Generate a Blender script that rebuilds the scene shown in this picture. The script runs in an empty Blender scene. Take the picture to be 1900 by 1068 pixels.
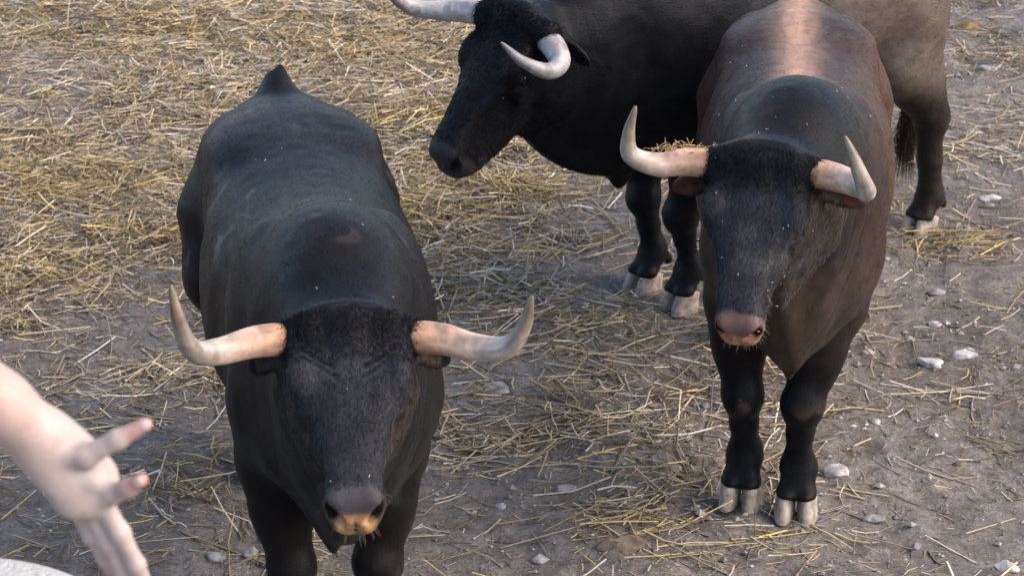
import bpy, math, random
import numpy as np

rng = np.random.default_rng(7)
random.seed(7)
SC = bpy.context.scene
COL = SC.collection

# ------------------------------------------------------------------ camera
CAM_H, PITCH, FPX = 3.1, math.radians(22.0), 4390.0      # height, tilt, focal length in photo pixels (1900 wide)
cam_d = bpy.data.cameras.new('camera')
cam = bpy.data.objects.new('camera', cam_d)
COL.objects.link(cam)
cam.location = (0, 0, CAM_H)
cam.rotation_euler = (math.pi / 2 - PITCH, 0, 0)
cam_d.sensor_fit = 'HORIZONTAL'
cam_d.sensor_width = 36.0
cam_d.lens = 36.0 * FPX / 1900.0
cam_d.clip_start = 0.05
cam_d.clip_end = 3000
cam_d.dof.use_dof = True
cam_d.dof.focus_distance = 6.0
cam_d.dof.aperture_fstop = cam_d.lens / 1000.0 / 0.010     # a 10 mm pupil
SC.camera = cam

# ------------------------------------------------------------------ world, sun, exposure
SUN_EL, SUN_AZ = math.radians(42), math.radians(105)       # azimuth measured from +Y towards +X
w = bpy.data.worlds.new('World')
SC.world = w
w.use_nodes = True
nt = w.node_tree
bg = nt.nodes['Background']
sky = nt.nodes.new('ShaderNodeTexSky')
sky.sky_type = 'NISHITA'
sky.sun_disc = False
sky.sun_elevation = SUN_EL
sky.sun_rotation = SUN_AZ
sky.air_density = 1.0
sky.dust_density = 1.6
sky.ozone_density = 1.0
nt.links.new(sky.outputs[0], bg.inputs[0])
bg.inputs[1].default_value = 0.125

sun_d = bpy.data.lights.new('sun', 'SUN')
sun = bpy.data.objects.new('sun', sun_d)
COL.objects.link(sun)
sun_d.energy = 1.5
sun_d.angle = math.radians(60)
sun_d.color = (1.0, 0.86, 0.69)
sun.rotation_euler = (math.pi / 2 - SUN_EL, 0, -SUN_AZ + math.pi)
sun.location = (5, 5, 10)

SC.view_settings.view_transform = 'Standard'
SC.view_settings.look = 'None'
SC.view_settings.exposure = 1.70
SC.view_settings.gamma = 1.0
SC.view_settings.use_curve_mapping = False
SC.render.engine = 'CYCLES'
SC.cycles.use_denoising = True
SC.cycles.max_bounces = 6

# ------------------------------------------------------------------ small maths
def ray(px, py):
    u = (px - 950.0) / FPX
    v = (py - 534.0) / FPX
    c, s = math.cos(PITCH), math.sin(PITCH)
    return np.array([u, c - v * s, -s - v * c])           # per unit of depth along the axis

def on_ground(px, py, h=0.0):
    r = ray(px, py)
    t = (h - CAM_H) / r[2]
    return np.array([0, 0, CAM_H]) + r * t

def at_y(px, py, Y):
    r = ray(px, py)
    return np.array([0, 0, CAM_H]) + r * (Y / r[1])

def px_scale(p):
    c, s = math.cos(PITCH), math.sin(PITCH)
    return FPX / (p[1] * c + (CAM_H - p[2]) * s)

def catmull(xs, ys, n=220):
    xs = np.asarray(xs, float); ys = np.asarray(ys, float)
    m = np.gradient(ys, xs)
    q = np.linspace(xs[0], xs[-1], n)
    i = np.clip(np.searchsorted(xs, q, side='right') - 1, 0, len(xs) - 2)
    h = xs[i + 1] - xs[i]
    t = (q - xs[i]) / h
    return q, ((2*t**3 - 3*t**2 + 1) * ys[i] + (t**3 - 2*t**2 + t) * h * m[i]
               + (-2*t**3 + 3*t**2) * ys[i + 1] + (t**3 - t**2) * h * m[i + 1])

def spline_pts(pts, n):
    pts = np.asarray(pts, float)
    t = np.arange(len(pts), dtype=float)
    return np.stack([catmull(t, pts[:, k], n)[1] for k in range(pts.shape[1])], 1)

def smooth(a, b, x):
    t = np.clip((x - a) / (b - a), 0, 1)
    return t * t * (3 - 2 * t)

class Noise2:
    def __init__(self, seed, n=256):
        self.g = np.random.default_rng(seed).random((n, n)); self.n = n
    def __call__(self, x, y):
        xi = np.floor(x).astype(int); yi = np.floor(y).astype(int)
        fx = x - xi; fy = y - yi
        fx = fx * fx * (3 - 2 * fx); fy = fy * fy * (3 - 2 * fy)
        n = self.n; g = self.g
        a = g[xi % n, yi % n]; b = g[(xi + 1) % n, yi % n]
        c = g[xi % n, (yi + 1) % n]; d = g[(xi + 1) % n, (yi + 1) % n]
        return (a * (1 - fx) + b * fx) * (1 - fy) + (c * (1 - fx) + d * fx) * fy - 0.5
    def fbm(self, x, y, f, octs=4, gain=0.5):
        s = 0; a = 1.0
        for o in range(octs):
            s = s + a * self(x * f + 13.7 * o, y * f + 7.1 * o); f *= 2.03; a *= gain
        return s

class Noise3:
    def __init__(self, seed, n=48):
        self.g = np.random.default_rng(seed).random((n, n, n)); self.n = n
    def __call__(self, p, f):
        q = np.asarray(p) * f
        i = np.floor(q).astype(int); t = q - i; t = t * t * (3 - 2 * t)
        n = self.n; r = 0
        for dx in (0, 1):
            for dy in (0, 1):
                for dz in (0, 1):
                    wgt = ((t[:, 0] if dx else 1 - t[:, 0]) * (t[:, 1] if dy else 1 - t[:, 1])
                           * (t[:, 2] if dz else 1 - t[:, 2]))
                    r = r + wgt * self.g[(i[:, 0] + dx) % n, (i[:, 1] + dy) % n, (i[:, 2] + dz) % n]
        return r - 0.5
N2 = Noise2(3)
N3 = Noise3(5)

# ------------------------------------------------------------------ mesh + property helpers
def mesh_obj(name, verts, faces, mat=None, parent=None, smooth_shade=True):
    me = bpy.data.meshes.new(name)
    verts = np.asarray(verts, np.float32)
    faces = np.asarray(faces, np.int32)
    k = faces.shape[1]
    me.vertices.add(len(verts)); me.vertices.foreach_set('co', verts.ravel())
    me.loops.add(faces.size); me.loops.foreach_set('vertex_index', faces.ravel())
    me.polygons.add(len(faces))
    me.polygons.foreach_set('loop_start', np.arange(0, faces.size, k, dtype=np.int32))
    me.polygons.foreach_set('loop_total', np.full(len(faces), k, np.int32))
    me.polygons.foreach_set('use_smooth', np.full(len(faces), smooth_shade))
    me.update(calc_edges=True)
    o = bpy.data.objects.new(name, me)
    COL.objects.link(o)
    if mat: me.materials.append(mat)
    if parent: o.parent = parent
    return o

def tag(o, label=None, cat=None, group=None, kind=None):
    if label: o['label'] = label
    if cat: o['category'] = cat
    if group: o['group'] = group
    if kind: o['kind'] = kind
    return o

def vcol(o, name, rgb):
    at = o.data.attributes.new(name, 'FLOAT_COLOR', 'POINT')
    a = np.ones((len(rgb), 4), np.float32); a[:, :3] = rgb
    at.data.foreach_set('color', a.ravel())

def vfloat(o, name, v):
    at = o.data.attributes.new(name, 'FLOAT', 'POINT')
    at.data.foreach_set('value', np.asarray(v, np.float32).ravel())

# ------------------------------------------------------------------ materials
def new_mat(name):
    m = bpy.data.materials.new(name); m.use_nodes = True
    n = m.node_tree.nodes; l = m.node_tree.links
    return m, n, l, n['Principled BSDF']

def node(n, kind, **kw):
    x = n.new(kind)
    for k, v in kw.items():
        if k in x.inputs.keys(): x.inputs[k].default_value = v
        else: setattr(x, k, v)
    return x

def mix_mul(n, l, a, b, fac=1.0):
    m = n.new('ShaderNodeMix'); m.data_type = 'RGBA'; m.blend_type = 'MULTIPLY'
    m.inputs[0].default_value = fac
    l.new(a, m.inputs[6]); l.new(b, m.inputs[7])
    return m.outputs[2]

def mat_coat():
    m, n, l, b = new_mat('bull_coat')
    at = node(n, 'ShaderNodeAttribute', attribute_name='coat')
    ro = node(n, 'ShaderNodeAttribute', attribute_name='gloss')
    tc = n.new('ShaderNodeTexCoord')
    f1 = node(n, 'ShaderNodeTexNoise', Scale=190.0, Detail=3.0, Roughness=0.6)
    l.new(tc.outputs['Object'], f1.inputs['Vector'])
    f2 = node(n, 'ShaderNodeTexNoise', Scale=22.0, Detail=4.0, Roughness=0.6)
    l.new(tc.outputs['Object'], f2.inputs['Vector'])
    r2 = n.new('ShaderNodeMapRange'); r2.inputs[1].default_value = 0.3; r2.inputs[2].default_value = 0.7
    r2.inputs[3].default_value = 0.82; r2.inputs[4].default_value = 1.15
    l.new(f2.outputs[0], r2.inputs[0])
    c = mix_mul(n, l, at.outputs['Color'], r2.outputs[0])
    l.new(c, b.inputs['Base Color'])
    l.new(ro.outputs['Fac'], b.inputs['Roughness'])
    b.inputs['Specular IOR Level'].default_value = 0.075
    b.inputs['Sheen Weight'].default_value = 0.02
    b.inputs['Sheen Roughness'].default_value = 0.5
    bp = node(n, 'ShaderNodeBump', Strength=0.35, Distance=0.004)
    l.new(f1.outputs[0], bp.inputs['Height'])
    l.new(bp.outputs[0], b.inputs['Normal'])
    return m

def mat_fur():
    m, n, l, b = new_mat('coat_hair')
    at = node(n, 'ShaderNodeAttribute', attribute_name='coat')
    l.new(at.outputs['Color'], b.inputs['Base Color'])
    b.inputs['Roughness'].default_value = 0.45
    b.inputs['Specular IOR Level'].default_value = 0.065
    return m

def mat_vcol(name, attr, rough=0.6, spec=0.35, nscale=60.0, lo=0.75, hi=1.2, bump=0.3, dist=0.003):
    m, n, l, b = new_mat(name)
    at = node(n, 'ShaderNodeAttribute', attribute_name=attr)
    tc = n.new('ShaderNodeTexCoord')
    f = node(n, 'ShaderNodeTexNoise', Scale=nscale, Detail=5.0, Roughness=0.65)
    l.new(tc.outputs['Object'], f.inputs['Vector'])
    r = n.new('ShaderNodeMapRange'); r.inputs[1].default_value = 0.3; r.inputs[2].default_value = 0.7
    r.inputs[3].default_value = lo; r.inputs[4].default_value = hi
    l.new(f.outputs[0], r.inputs[0])
    l.new(mix_mul(n, l, at.outputs['Color'], r.outputs[0]), b.inputs['Base Color'])
    b.inputs['Roughness'].default_value = rough
    b.inputs['Specular IOR Level'].default_value = spec
    bp = node(n, 'ShaderNodeBump', Strength=bump, Distance=dist)
    l.new(f.outputs[0], bp.inputs['Height']); l.new(bp.outputs[0], b.inputs['Normal'])
    return m

def mat_plain(name, col, rough=0.6, spec=0.4, nscale=40.0, lo=0.75, hi=1.2, bump=0.3, dist=0.004):
    m, n, l, b = new_mat(name)
    rgb = n.new('ShaderNodeRGB'); rgb.outputs[0].default_value = (*col, 1)
    tc = n.new('ShaderNodeTexCoord')
    f = node(n, 'ShaderNodeTexNoise', Scale=nscale, Detail=6.0, Roughness=0.65)
    l.new(tc.outputs['Object'], f.inputs['Vector'])
    r = n.new('ShaderNodeMapRange'); r.inputs[1].default_value = 0.3; r.inputs[2].default_value = 0.7
    r.inputs[3].default_value = lo; r.inputs[4].default_value = hi
    l.new(f.outputs[0], r.inputs[0])
    l.new(mix_mul(n, l, rgb.outputs[0], r.outputs[0]), b.inputs['Base Color'])
    b.inputs['Roughness'].default_value = rough
    b.inputs['Specular IOR Level'].default_value = spec
    bp = node(n, 'ShaderNodeBump', Strength=bump, Distance=dist)
    l.new(f.outputs[0], bp.inputs['Height']); l.new(bp.outputs[0], b.inputs['Normal'])
    return m

def mat_ground():
    m, n, l, b = new_mat('trampled_earth')
    tc = n.new('ShaderNodeTexCoord')
    big = node(n, 'ShaderNodeTexNoise', Scale=0.9, Detail=6.0, Roughness=0.6)
    mid = node(n, 'ShaderNodeTexNoise', Scale=14.0, Detail=7.0, Roughness=0.7)
    fine = node(n, 'ShaderNodeTexNoise', Scale=75.0, Detail=6.0, Roughness=0.75)
    for f in (big, mid, fine): l.new(tc.outputs['Object'], f.inputs['Vector'])
    cr = n.new('ShaderNodeValToRGB'); e = cr.color_ramp.elements
    e[0].position = 0.32; e[0].color = (0.118, 0.099, 0.086, 1)
    e[1].position = 0.66; e[1].color = (0.310, 0.275, 0.250, 1)
    x = e.new(0.5); x.color = (0.205, 0.177, 0.157, 1)
    mx = n.new('ShaderNodeMix'); mx.data_type = 'FLOAT'; mx.inputs[0].default_value = 0.55
    l.new(big.outputs[0], mx.inputs[2]); l.new(mid.outputs[0], mx.inputs[3])
    l.new(mx.outputs[0], cr.inputs[0])
    r = n.new('ShaderNodeMapRange'); r.inputs[1].default_value = 0.3; r.inputs[2].default_value = 0.7
    r.inputs[3].default_value = 0.45; r.inputs[4].default_value = 1.45
    l.new(fine.outputs[0], r.inputs[0])
    l.new(mix_mul(n, l, cr.outputs[0], r.outputs[0]), b.inputs['Base Color'])
    b.inputs['Roughness'].default_value = 0.95
    b.inputs['Specular IOR Level'].default_value = 0.2
    ad = n.new('ShaderNodeMath'); ad.operation = 'ADD'
    l.new(mid.outputs[0], ad.inputs[0]); l.new(fine.outputs[0], ad.inputs[1])
    bp = node(n, 'ShaderNodeBump', Strength=1.0, Distance=0.018)
    l.new(ad.outputs[0], bp.inputs['Height']); l.new(bp.outputs[0], b.inputs['Normal'])
    return m

M_COAT = mat_coat()
M_FUR = mat_fur()
M_HORN = mat_vcol('horn', 'tint', 0.42, 0.45, 70, 0.8, 1.15, 0.25, 0.002)
M_HOOF = mat_plain('hoof_horn', (0.31, 0.255, 0.21), 0.9, 0.2, 30, 0.35, 1.4, 0.9, 0.006)
M_EYE = mat_plain('eyeball', (0.010, 0.008, 0.007), 0.12, 0.35, 20, 0.9, 1.1, 0.0)
M_STRAW = mat_vcol('straw', 'tint', 0.6, 0.35, 90, 0.7, 1.25, 0.2, 0.001)
M_GROUND = mat_ground()

# ------------------------------------------------------------------ ground
def ground_h(x, y):
    h = 0.035 * N2.fbm(x, y, 0.8, 3) + 0.030 * N2.fbm(x + 31, y, 3.1, 4, 0.55)
    h = h + 0.022 * np.abs(N2.fbm(x, y + 17, 9.0, 3)) + .010 * N2.fbm(x + 9, y + 5, 22.0, 2)
    # hoof prints: one jittered dent per 0.24 m cell
    cs = .24
    ci, cj = np.floor(x / cs), np.floor(y / cs)
    for a in (-1, 0, 1):
        for b in (-1, 0, 1):
            i, j = ci + a, cj + b
            h1 = np.modf(np.abs(np.sin(i * 127.1 + j * 311.7) * 43758.5))[0]
            h2 = np.modf(np.abs(np.sin(i * 269.5 + j * 183.3) * 24634.6))[0]
            h3 = np.modf(np.abs(np.sin(i * 419.2 + j * 371.9) * 35412.1))[0]
            r2 = ((x - (i + h1) * cs)**2 + (y - (j + h2) * cs)**2) / (.035 + .035 * h3)**2
            h = h + (h3 > .35) * (.004 * np.exp(-(r2 - 1.6)**2 * 1.5) - .013 * h3 * np.exp(-r2 * r2))
    return h

def build_ground():
    xs = np.concatenate([[-900, -300, -90, -30, -12, -7], np.linspace(-4.6, -2.9, 40)[:-1], np.linspace(-2.9, 2.9, 330), np.linspace(2.9, 4.6, 40)[1:], [7, 12, 30, 90, 300, 900]])
    ys = np.concatenate([[-900, -300, -90, -30, -8, -2, 1.5], np.linspace(3.2, 5.2, 50)[:-1], np.linspace(5.2, 12.6, 420), np.linspace(12.6, 13.5, 20)[1:], [16, 20, 30, 90, 300, 900, 2500]])
    X, Y = np.meshgrid(xs, ys, indexing='ij')
    Z = ground_h(X, Y)
    fall = smooth(4.6, 9, np.abs(X)) + smooth(13.5, 18, Y) + smooth(3.2, 0, Y)
    Z = Z * (1 - np.clip(fall, 0, 1))
    ny = len(ys)
    i, j = np.meshgrid(np.arange(len(xs) - 1), np.arange(ny - 1), indexing='ij')
    a = (i * ny + j).ravel()
    f = np.stack([a, a + ny, a + ny + 1, a + 1], 1)
    o = mesh_obj('ground', np.stack([X, Y, Z], -1).reshape(-1, 3), f, M_GROUND)
    tag(o, 'grey brown trampled earth of the yard under the bulls', None, None, 'structure')
build_ground()

# ------------------------------------------------------------------ implicit surfaces
class Field:
    def __init__(self, lo, hi, res):
        self.res = res
        self.lo = np.array(lo, float)
        self.ax = [np.arange(lo[k], hi[k] + res, res, dtype=np.float32) for k in range(3)]
        self.d = np.full([len(a) for a in self.ax], 0.15, np.float32)
    def _sl(self, mn, mx):
        sl = []
        for k in range(3):
            i0 = max(0, int((mn[k] - self.lo[k]) / self.res))
            i1 = min(len(self.ax[k]), int((mx[k] - self.lo[k]) / self.res) + 2)
            sl.append(slice(i0, max(i0, i1)))
        return tuple(sl)
    def _pts(self, sl):
        return (self.ax[0][sl[0]][:, None, None], self.ax[1][sl[1]][None, :, None], self.ax[2][sl[2]][None, None, :])
    def op(self, fn, mn, mx, k, cut=False):
        m = k + 0.02
        sl = self._sl(np.asarray(mn) - m, np.asarray(mx) + m)
        if any(s.stop <= s.start for s in sl): return
        v = fn(*self._pts(sl)).astype(np.float32)
        a = self.d[sl]
        if cut:
            h = np.maximum(k - np.abs(a + v), 0) / k
            self.d[sl] = np.maximum(a, -v) + h * h * k * 0.25
        else:
            h = np.maximum(k - np.abs(a - v), 0) / k
            self.d[sl] = np.minimum(a, v) - h * h * k * 0.25
    def cone(self, a, b, r1, r2, k=0.03, cut=False):
        a = np.asarray(a, float); b = np.asarray(b, float); ab = b - a; L2 = float(ab @ ab) + 1e-9
        def fn(x, y, z):
            t = np.clip(((x - a[0]) * ab[0] + (y - a[1]) * ab[1] + (z - a[2]) * ab[2]) / L2, 0, 1)
            return np.sqrt((x - a[0] - t * ab[0])**2 + (y - a[1] - t * ab[1])**2 + (z - a[2] - t * ab[2])**2) - (r1 + (r2 - r1) * t)
        r = max(r1, r2)
        self.op(fn, np.minimum(a, b) - r, np.maximum(a, b) + r, k, cut)
    def chain(self, pts, rad, k=0.02):
        for i in range(len(pts) - 1): self.cone(pts[i], pts[i + 1], rad[i], rad[i + 1], k)
    def ell(self, c, rad, R=None, k=0.04, cut=False):
        c = np.asarray(c, float); rad = np.asarray(rad, float)
        R = np.eye(3) if R is None else np.asarray(R, float)       # rows: local axes
        def fn(x, y, z):
            X, Y, Z = x - c[0], y - c[1], z - c[2]
            q = [R[i, 0] * X + R[i, 1] * Y + R[i, 2] * Z for i in range(3)]
            k0 = np.sqrt((q[0] / rad[0])**2 + (q[1] / rad[1])**2 + (q[2] / rad[2])**2)
            k1 = np.sqrt((q[0] / rad[0]**2)**2 + (q[1] / rad[1]**2)**2 + (q[2] / rad[2]**2)**2) + 1e-6
            return k0 * (k0 - 1) / k1
        e = np.sqrt(((R * rad[:, None])**2).sum(0))
        self.op(fn, c - e, c + e, k, cut)
    def loft(self, O, R, st, k=0.05, n=2.3):
        """stations: x, top, bottom, half width above, half width below, side offset"""
        O = np.asarray(O, float); R = np.asarray(R, float)
        st = np.asarray([list(s) + [0] * (6 - len(s)) for s in st], float)
        lut = [catmull(st[:, 0], st[:, j]) for j in range(1, 6)]
        x0, x1 = st[0, 0], st[-1, 0]
        def fn(x, y, z):
            X, Y, Z = x - O[0], y - O[1], z - O[2]
            q = [R[i, 0] * X + R[i, 1] * Y + R[i, 2] * Z for i in range(3)]
            xc = np.clip(q[0], x0, x1)
            top, bot, wt, wb, off = [np.interp(xc, L[0], L[1]).astype(np.float32) for L in lut]
            hh = np.maximum((top - bot) * 0.5, 0.004); u = (q[2] - (top + bot) * 0.5) / hh
            s = np.clip((u + 1) * 0.5, 0, 1); s = s * s * (3 - 2 * s)
            ww = np.maximum(wb + (wt - wb) * s, 0.004)
            val = (np.abs((q[1] - off) / ww)**n + np.abs(u)**n)**(1.0 / n)
            d = (val - 1) * np.minimum(ww, hh)
            out = np.abs(q[0] - xc)
            return np.where(out > 0, np.sqrt(np.maximum(d, 0)**2 + out**2) + np.minimum(d, 0) * 0, d)
        H = max(abs(st[:, 1]).max(), abs(st[:, 2]).max()); W = max(st[:, 3].max(), st[:, 4].max()) + abs(st[:, 5]).max()
        cs = np.array([O + R[0] * a + R[1] * b * W + R[2] * c for a in (x0, x1) for b in (-1, 1) for c in (st[:, 1].max(), st[:, 2].min())])
        self.op(fn, cs.min(0), cs.max(0), k)
    def mesh(self, relax=2):
        d = self.d; s = d < 0
        nx, ny, nz = d.shape
        c = np.zeros((nx - 1, ny - 1, nz - 1), np.int8)
        for i in (0, 1):
            for j in (0, 1):
                for k in (0, 1):
                    c += s[i:nx - 1 + i, j:ny - 1 + j, k:nz - 1 + k]
        act = np.argwhere((c > 0) & (c < 8))
        idx = np.full(c.shape, -1, np.int32)
        idx[tuple(act.T)] = np.arange(len(act))
        acc = np.zeros((len(act), 3)); cnt = np.zeros(len(act))
        cor = [(i, j, k) for i in (0, 1) for j in (0, 1) for k in (0, 1)]
        val = {q: d[act[:, 0] + q[0], act[:, 1] + q[1], act[:, 2] + q[2]] for q in cor}
        for q in cor:
            for axis in range(3):
                if q[axis] == 0:
                    p = list(q); p[axis] = 1; p = tuple(p)
                    a, b = val[q], val[p]
                    m = (a < 0) != (b < 0)
                    t = np.where(m, a / np.where(m, a - b, 1), 0)
                    pos = np.tile(np.array(q, float), (len(act), 1)); pos[:, axis] += t
                    acc[m] += pos[m]; cnt[m] += 1
        v = (act + acc / cnt[:, None]) * self.res + self.lo
        faces = []
        for axis in range(3):
            u, w_ = [(1, 2), (2, 0), (0, 1)][axis]
            sa = [slice(None)] * 3; sb = [slice(None)] * 3
            sa[axis] = slice(0, -1); sb[axis] = slice(1, None)
            A, B = s[tuple(sa)], s[tuple(sb)]
            e = np.argwhere(A != B)
            e = e[(e[:, u] > 0) & (e[:, w_] > 0) & (e[:, u] < d.shape[u] - 1) & (e[:, w_] < d.shape[w_] - 1)]
            ins = A[tuple(e.T)]
            def cell(du, dw):
                q = e.copy(); q[:, u] += du; q[:, w_] += dw
                return idx[tuple(q.T)]
            f = np.stack([cell(-1, -1), cell(0, -1), cell(0, 0), cell(-1, 0)], 1)
            f[~ins] = f[~ins][:, ::-1]
            faces.append(f)
        f = np.concatenate(faces)
        # relax
        e = np.concatenate([f[:, [0, 1]], f[:, [1, 2]], f[:, [2, 3]], f[:, [3, 0]]])
        e = np.concatenate([e, e[:, ::-1]])
        deg = np.maximum(np.bincount(e[:, 0], minlength=len(v)), 1)
        for it in range(relax):
            av = np.stack([np.bincount(e[:, 0], weights=v[e[:, 1], k], minlength=len(v)) for k in range(3)], 1) / deg[:, None]
            v = v * 0.4 + av * 0.6
        nrm = np.zeros_like(v)
        fn = np.cross(v[f[:, 2]] - v[f[:, 0]], v[f[:, 3]] - v[f[:, 1]])
        for k in range(4):
            for ax in range(3):
                nrm[:, ax] += np.bincount(f[:, k], weights=fn[:, ax], minlength=len(v))
        nrm /= np.linalg.norm(nrm, axis=1)[:, None] + 1e-9
        return v, f, nrm

def unit(v):
    v = np.asarray(v, float); return v / np.linalg.norm(v)

def tube(path, rad, seg=14, squash=None):
    path = np.asarray(path, float); n = len(path)
    T = np.gradient(path, axis=0); T /= np.linalg.norm(T, axis=1)[:, None]
    ref = np.array([0, 0, 1.0]) if abs(T[0, 2]) < 0.9 else np.array([1.0, 0, 0])
    N = unit(ref - T[0] * (ref @ T[0])); V = []
    for i in range(n):
        N = unit(N - T[i] * (N @ T[i])); B = np.cross(T[i], N)
        a = np.arange(seg) * 2 * math.pi / seg
        V.append(path[i] + rad[i] * (np.cos(a)[:, None] * N + np.sin(a)[:, None] * B))
    V = np.concatenate(V)
    F = [[i * seg + j, i * seg + (j + 1) % seg, (i + 1) * seg + (j + 1) % seg, (i + 1) * seg + j] for i in range(n - 1) for j in range(seg)]
    c0 = len(V); V = np.concatenate([V, path[:1], path[-1:]])
    F += [[c0, (j + 1) % seg, j, j] for j in range(0)]
    for j in range(seg):
        F.append([c0, (j + 1) % seg, j, c0]) if False else None
    return V, np.array([f for f in F if f is not None])

# ------------------------------------------------------------------ bulls
def ico_mesh(c, r, parent, name, mat, seg=20, rings=12):
    V, F = [], []
    for i in range(rings + 1):
        th = math.pi * i / rings
        for j in range(seg):
            ph = 2 * math.pi * j / seg
            V.append((c[0] + r * math.sin(th) * math.cos(ph), c[1] + r * math.sin(th) * math.sin(ph), c[2] + r * math.cos(th)))
    for i in range(rings):
        for j in range(seg):
            F.append([i * seg + j, (i + 1) * seg + j, (i + 1) * seg + (j + 1) % seg, i * seg + (j + 1) % seg])
    return mesh_obj(name, V, F, mat, parent)

def claw(cx, cy, side, yaw, wide, high, tilt=0.0):
    """one half of a cloven hoof: D-shaped in plan, toe forward (+x)"""
    rings = [(0.0, 1.0, 0.0), (0.3, 0.97, -0.004), (0.65, 0.88, -0.010), (0.9, 0.80, -0.018), (1.0, 0.72, -0.022), (1.02, 0.3, -0.022)]
    seg = 18; V = []
    cs, sn = math.cos(yaw), math.sin(yaw)
    for (t, sc, sh) in rings:
        for j in range(seg):
            a = 2 * math.pi * j / seg
            x = math.cos(a); y = math.sin(a)
            lx = (0.066 if x > 0 else 0.048) * np.sign(x) * abs(x)**0.85
            ly = wide * 0.5 * np.sign(y) * abs(y)**0.7
            if x > 0: ly *= 1 - 0.30 * x
            if y * side < 0: ly *= 0.80
            lx = lx * sc + sh + 0.012; ly = ly * (sc * 0.5 + 0.5) - side * 0.0
            ly += side * (wide * 0.39 + 0.0005 + 0.0035 * max(x, 0)) * (1 + 0.10 * (1 - t))
            zz = high * t * (1.0 if x > 0 else 1.0 + 0.25 * x)
            V.append((cx + lx * cs - ly * sn, cy + lx * sn + ly * cs, zz))
    F = [[i * seg + j, i * seg + (j + 1) % seg, (i + 1) * seg + (j + 1) % seg, (i + 1) * seg + j] for i in range(len(rings) - 1) for j in range(seg)]
    return np.array(V), np.array(F)

def join(parts):
    V, F, o = [], [], 0
    for v, f in parts:
        V.append(v); F.append(f + o); o += len(v)
    return np.concatenate(V), np.concatenate(F)

def head_axes(yaw, pitch, roll):
    hx = np.array([math.cos(pitch) * math.cos(yaw), math.cos(pitch) * math.sin(yaw), -math.sin(pitch)])
    hy = np.array([-math.sin(yaw), math.cos(yaw), 0.0])
    hz = np.cross(hx, hy)
    c, s = math.cos(roll), math.sin(roll)
    hy, hz = hy * c + hz * s, hz * c - hy * s
    return np.stack([hx, hy, hz])

def hair_obj(name, P, rad, col, mat, parent):
    """P: (n, k, 3) strand points; col: (n,3)"""
    n, k, _ = P.shape
    hc = bpy.data.hair_curves.new(name)
    hc.add_curves([k] * n)
    hc.attributes['position'].data.foreach_set('vector', P.reshape(-1).astype(np.float32)) if 'position' in hc.attributes else hc.points.foreach_set('position', P.reshape(-1).astype(np.float32))
    ra = hc.attributes.get('radius') or hc.attributes.new('radius', 'FLOAT', 'POINT')
    rr = np.linspace(1, 0.25, k)[None, :] * np.asarray(rad).reshape(-1, 1) * np.ones((n, 1))
    ra.data.foreach_set('value', rr.reshape(-1).astype(np.float32))
    ca = hc.attributes.new('coat', 'FLOAT_COLOR', 'CURVE')
    cc = np.ones((n, 4), np.float32); cc[:, :3] = col
    ca.data.foreach_set('color', cc.ravel())
    hc.materials.append(mat)
    o = bpy.data.objects.new(name, hc)
    COL.objects.link(o); o.parent = parent
    tag(o, kind='stuff')
    return o

RES = 0.007
NH = 110
HL = 0.47

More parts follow.
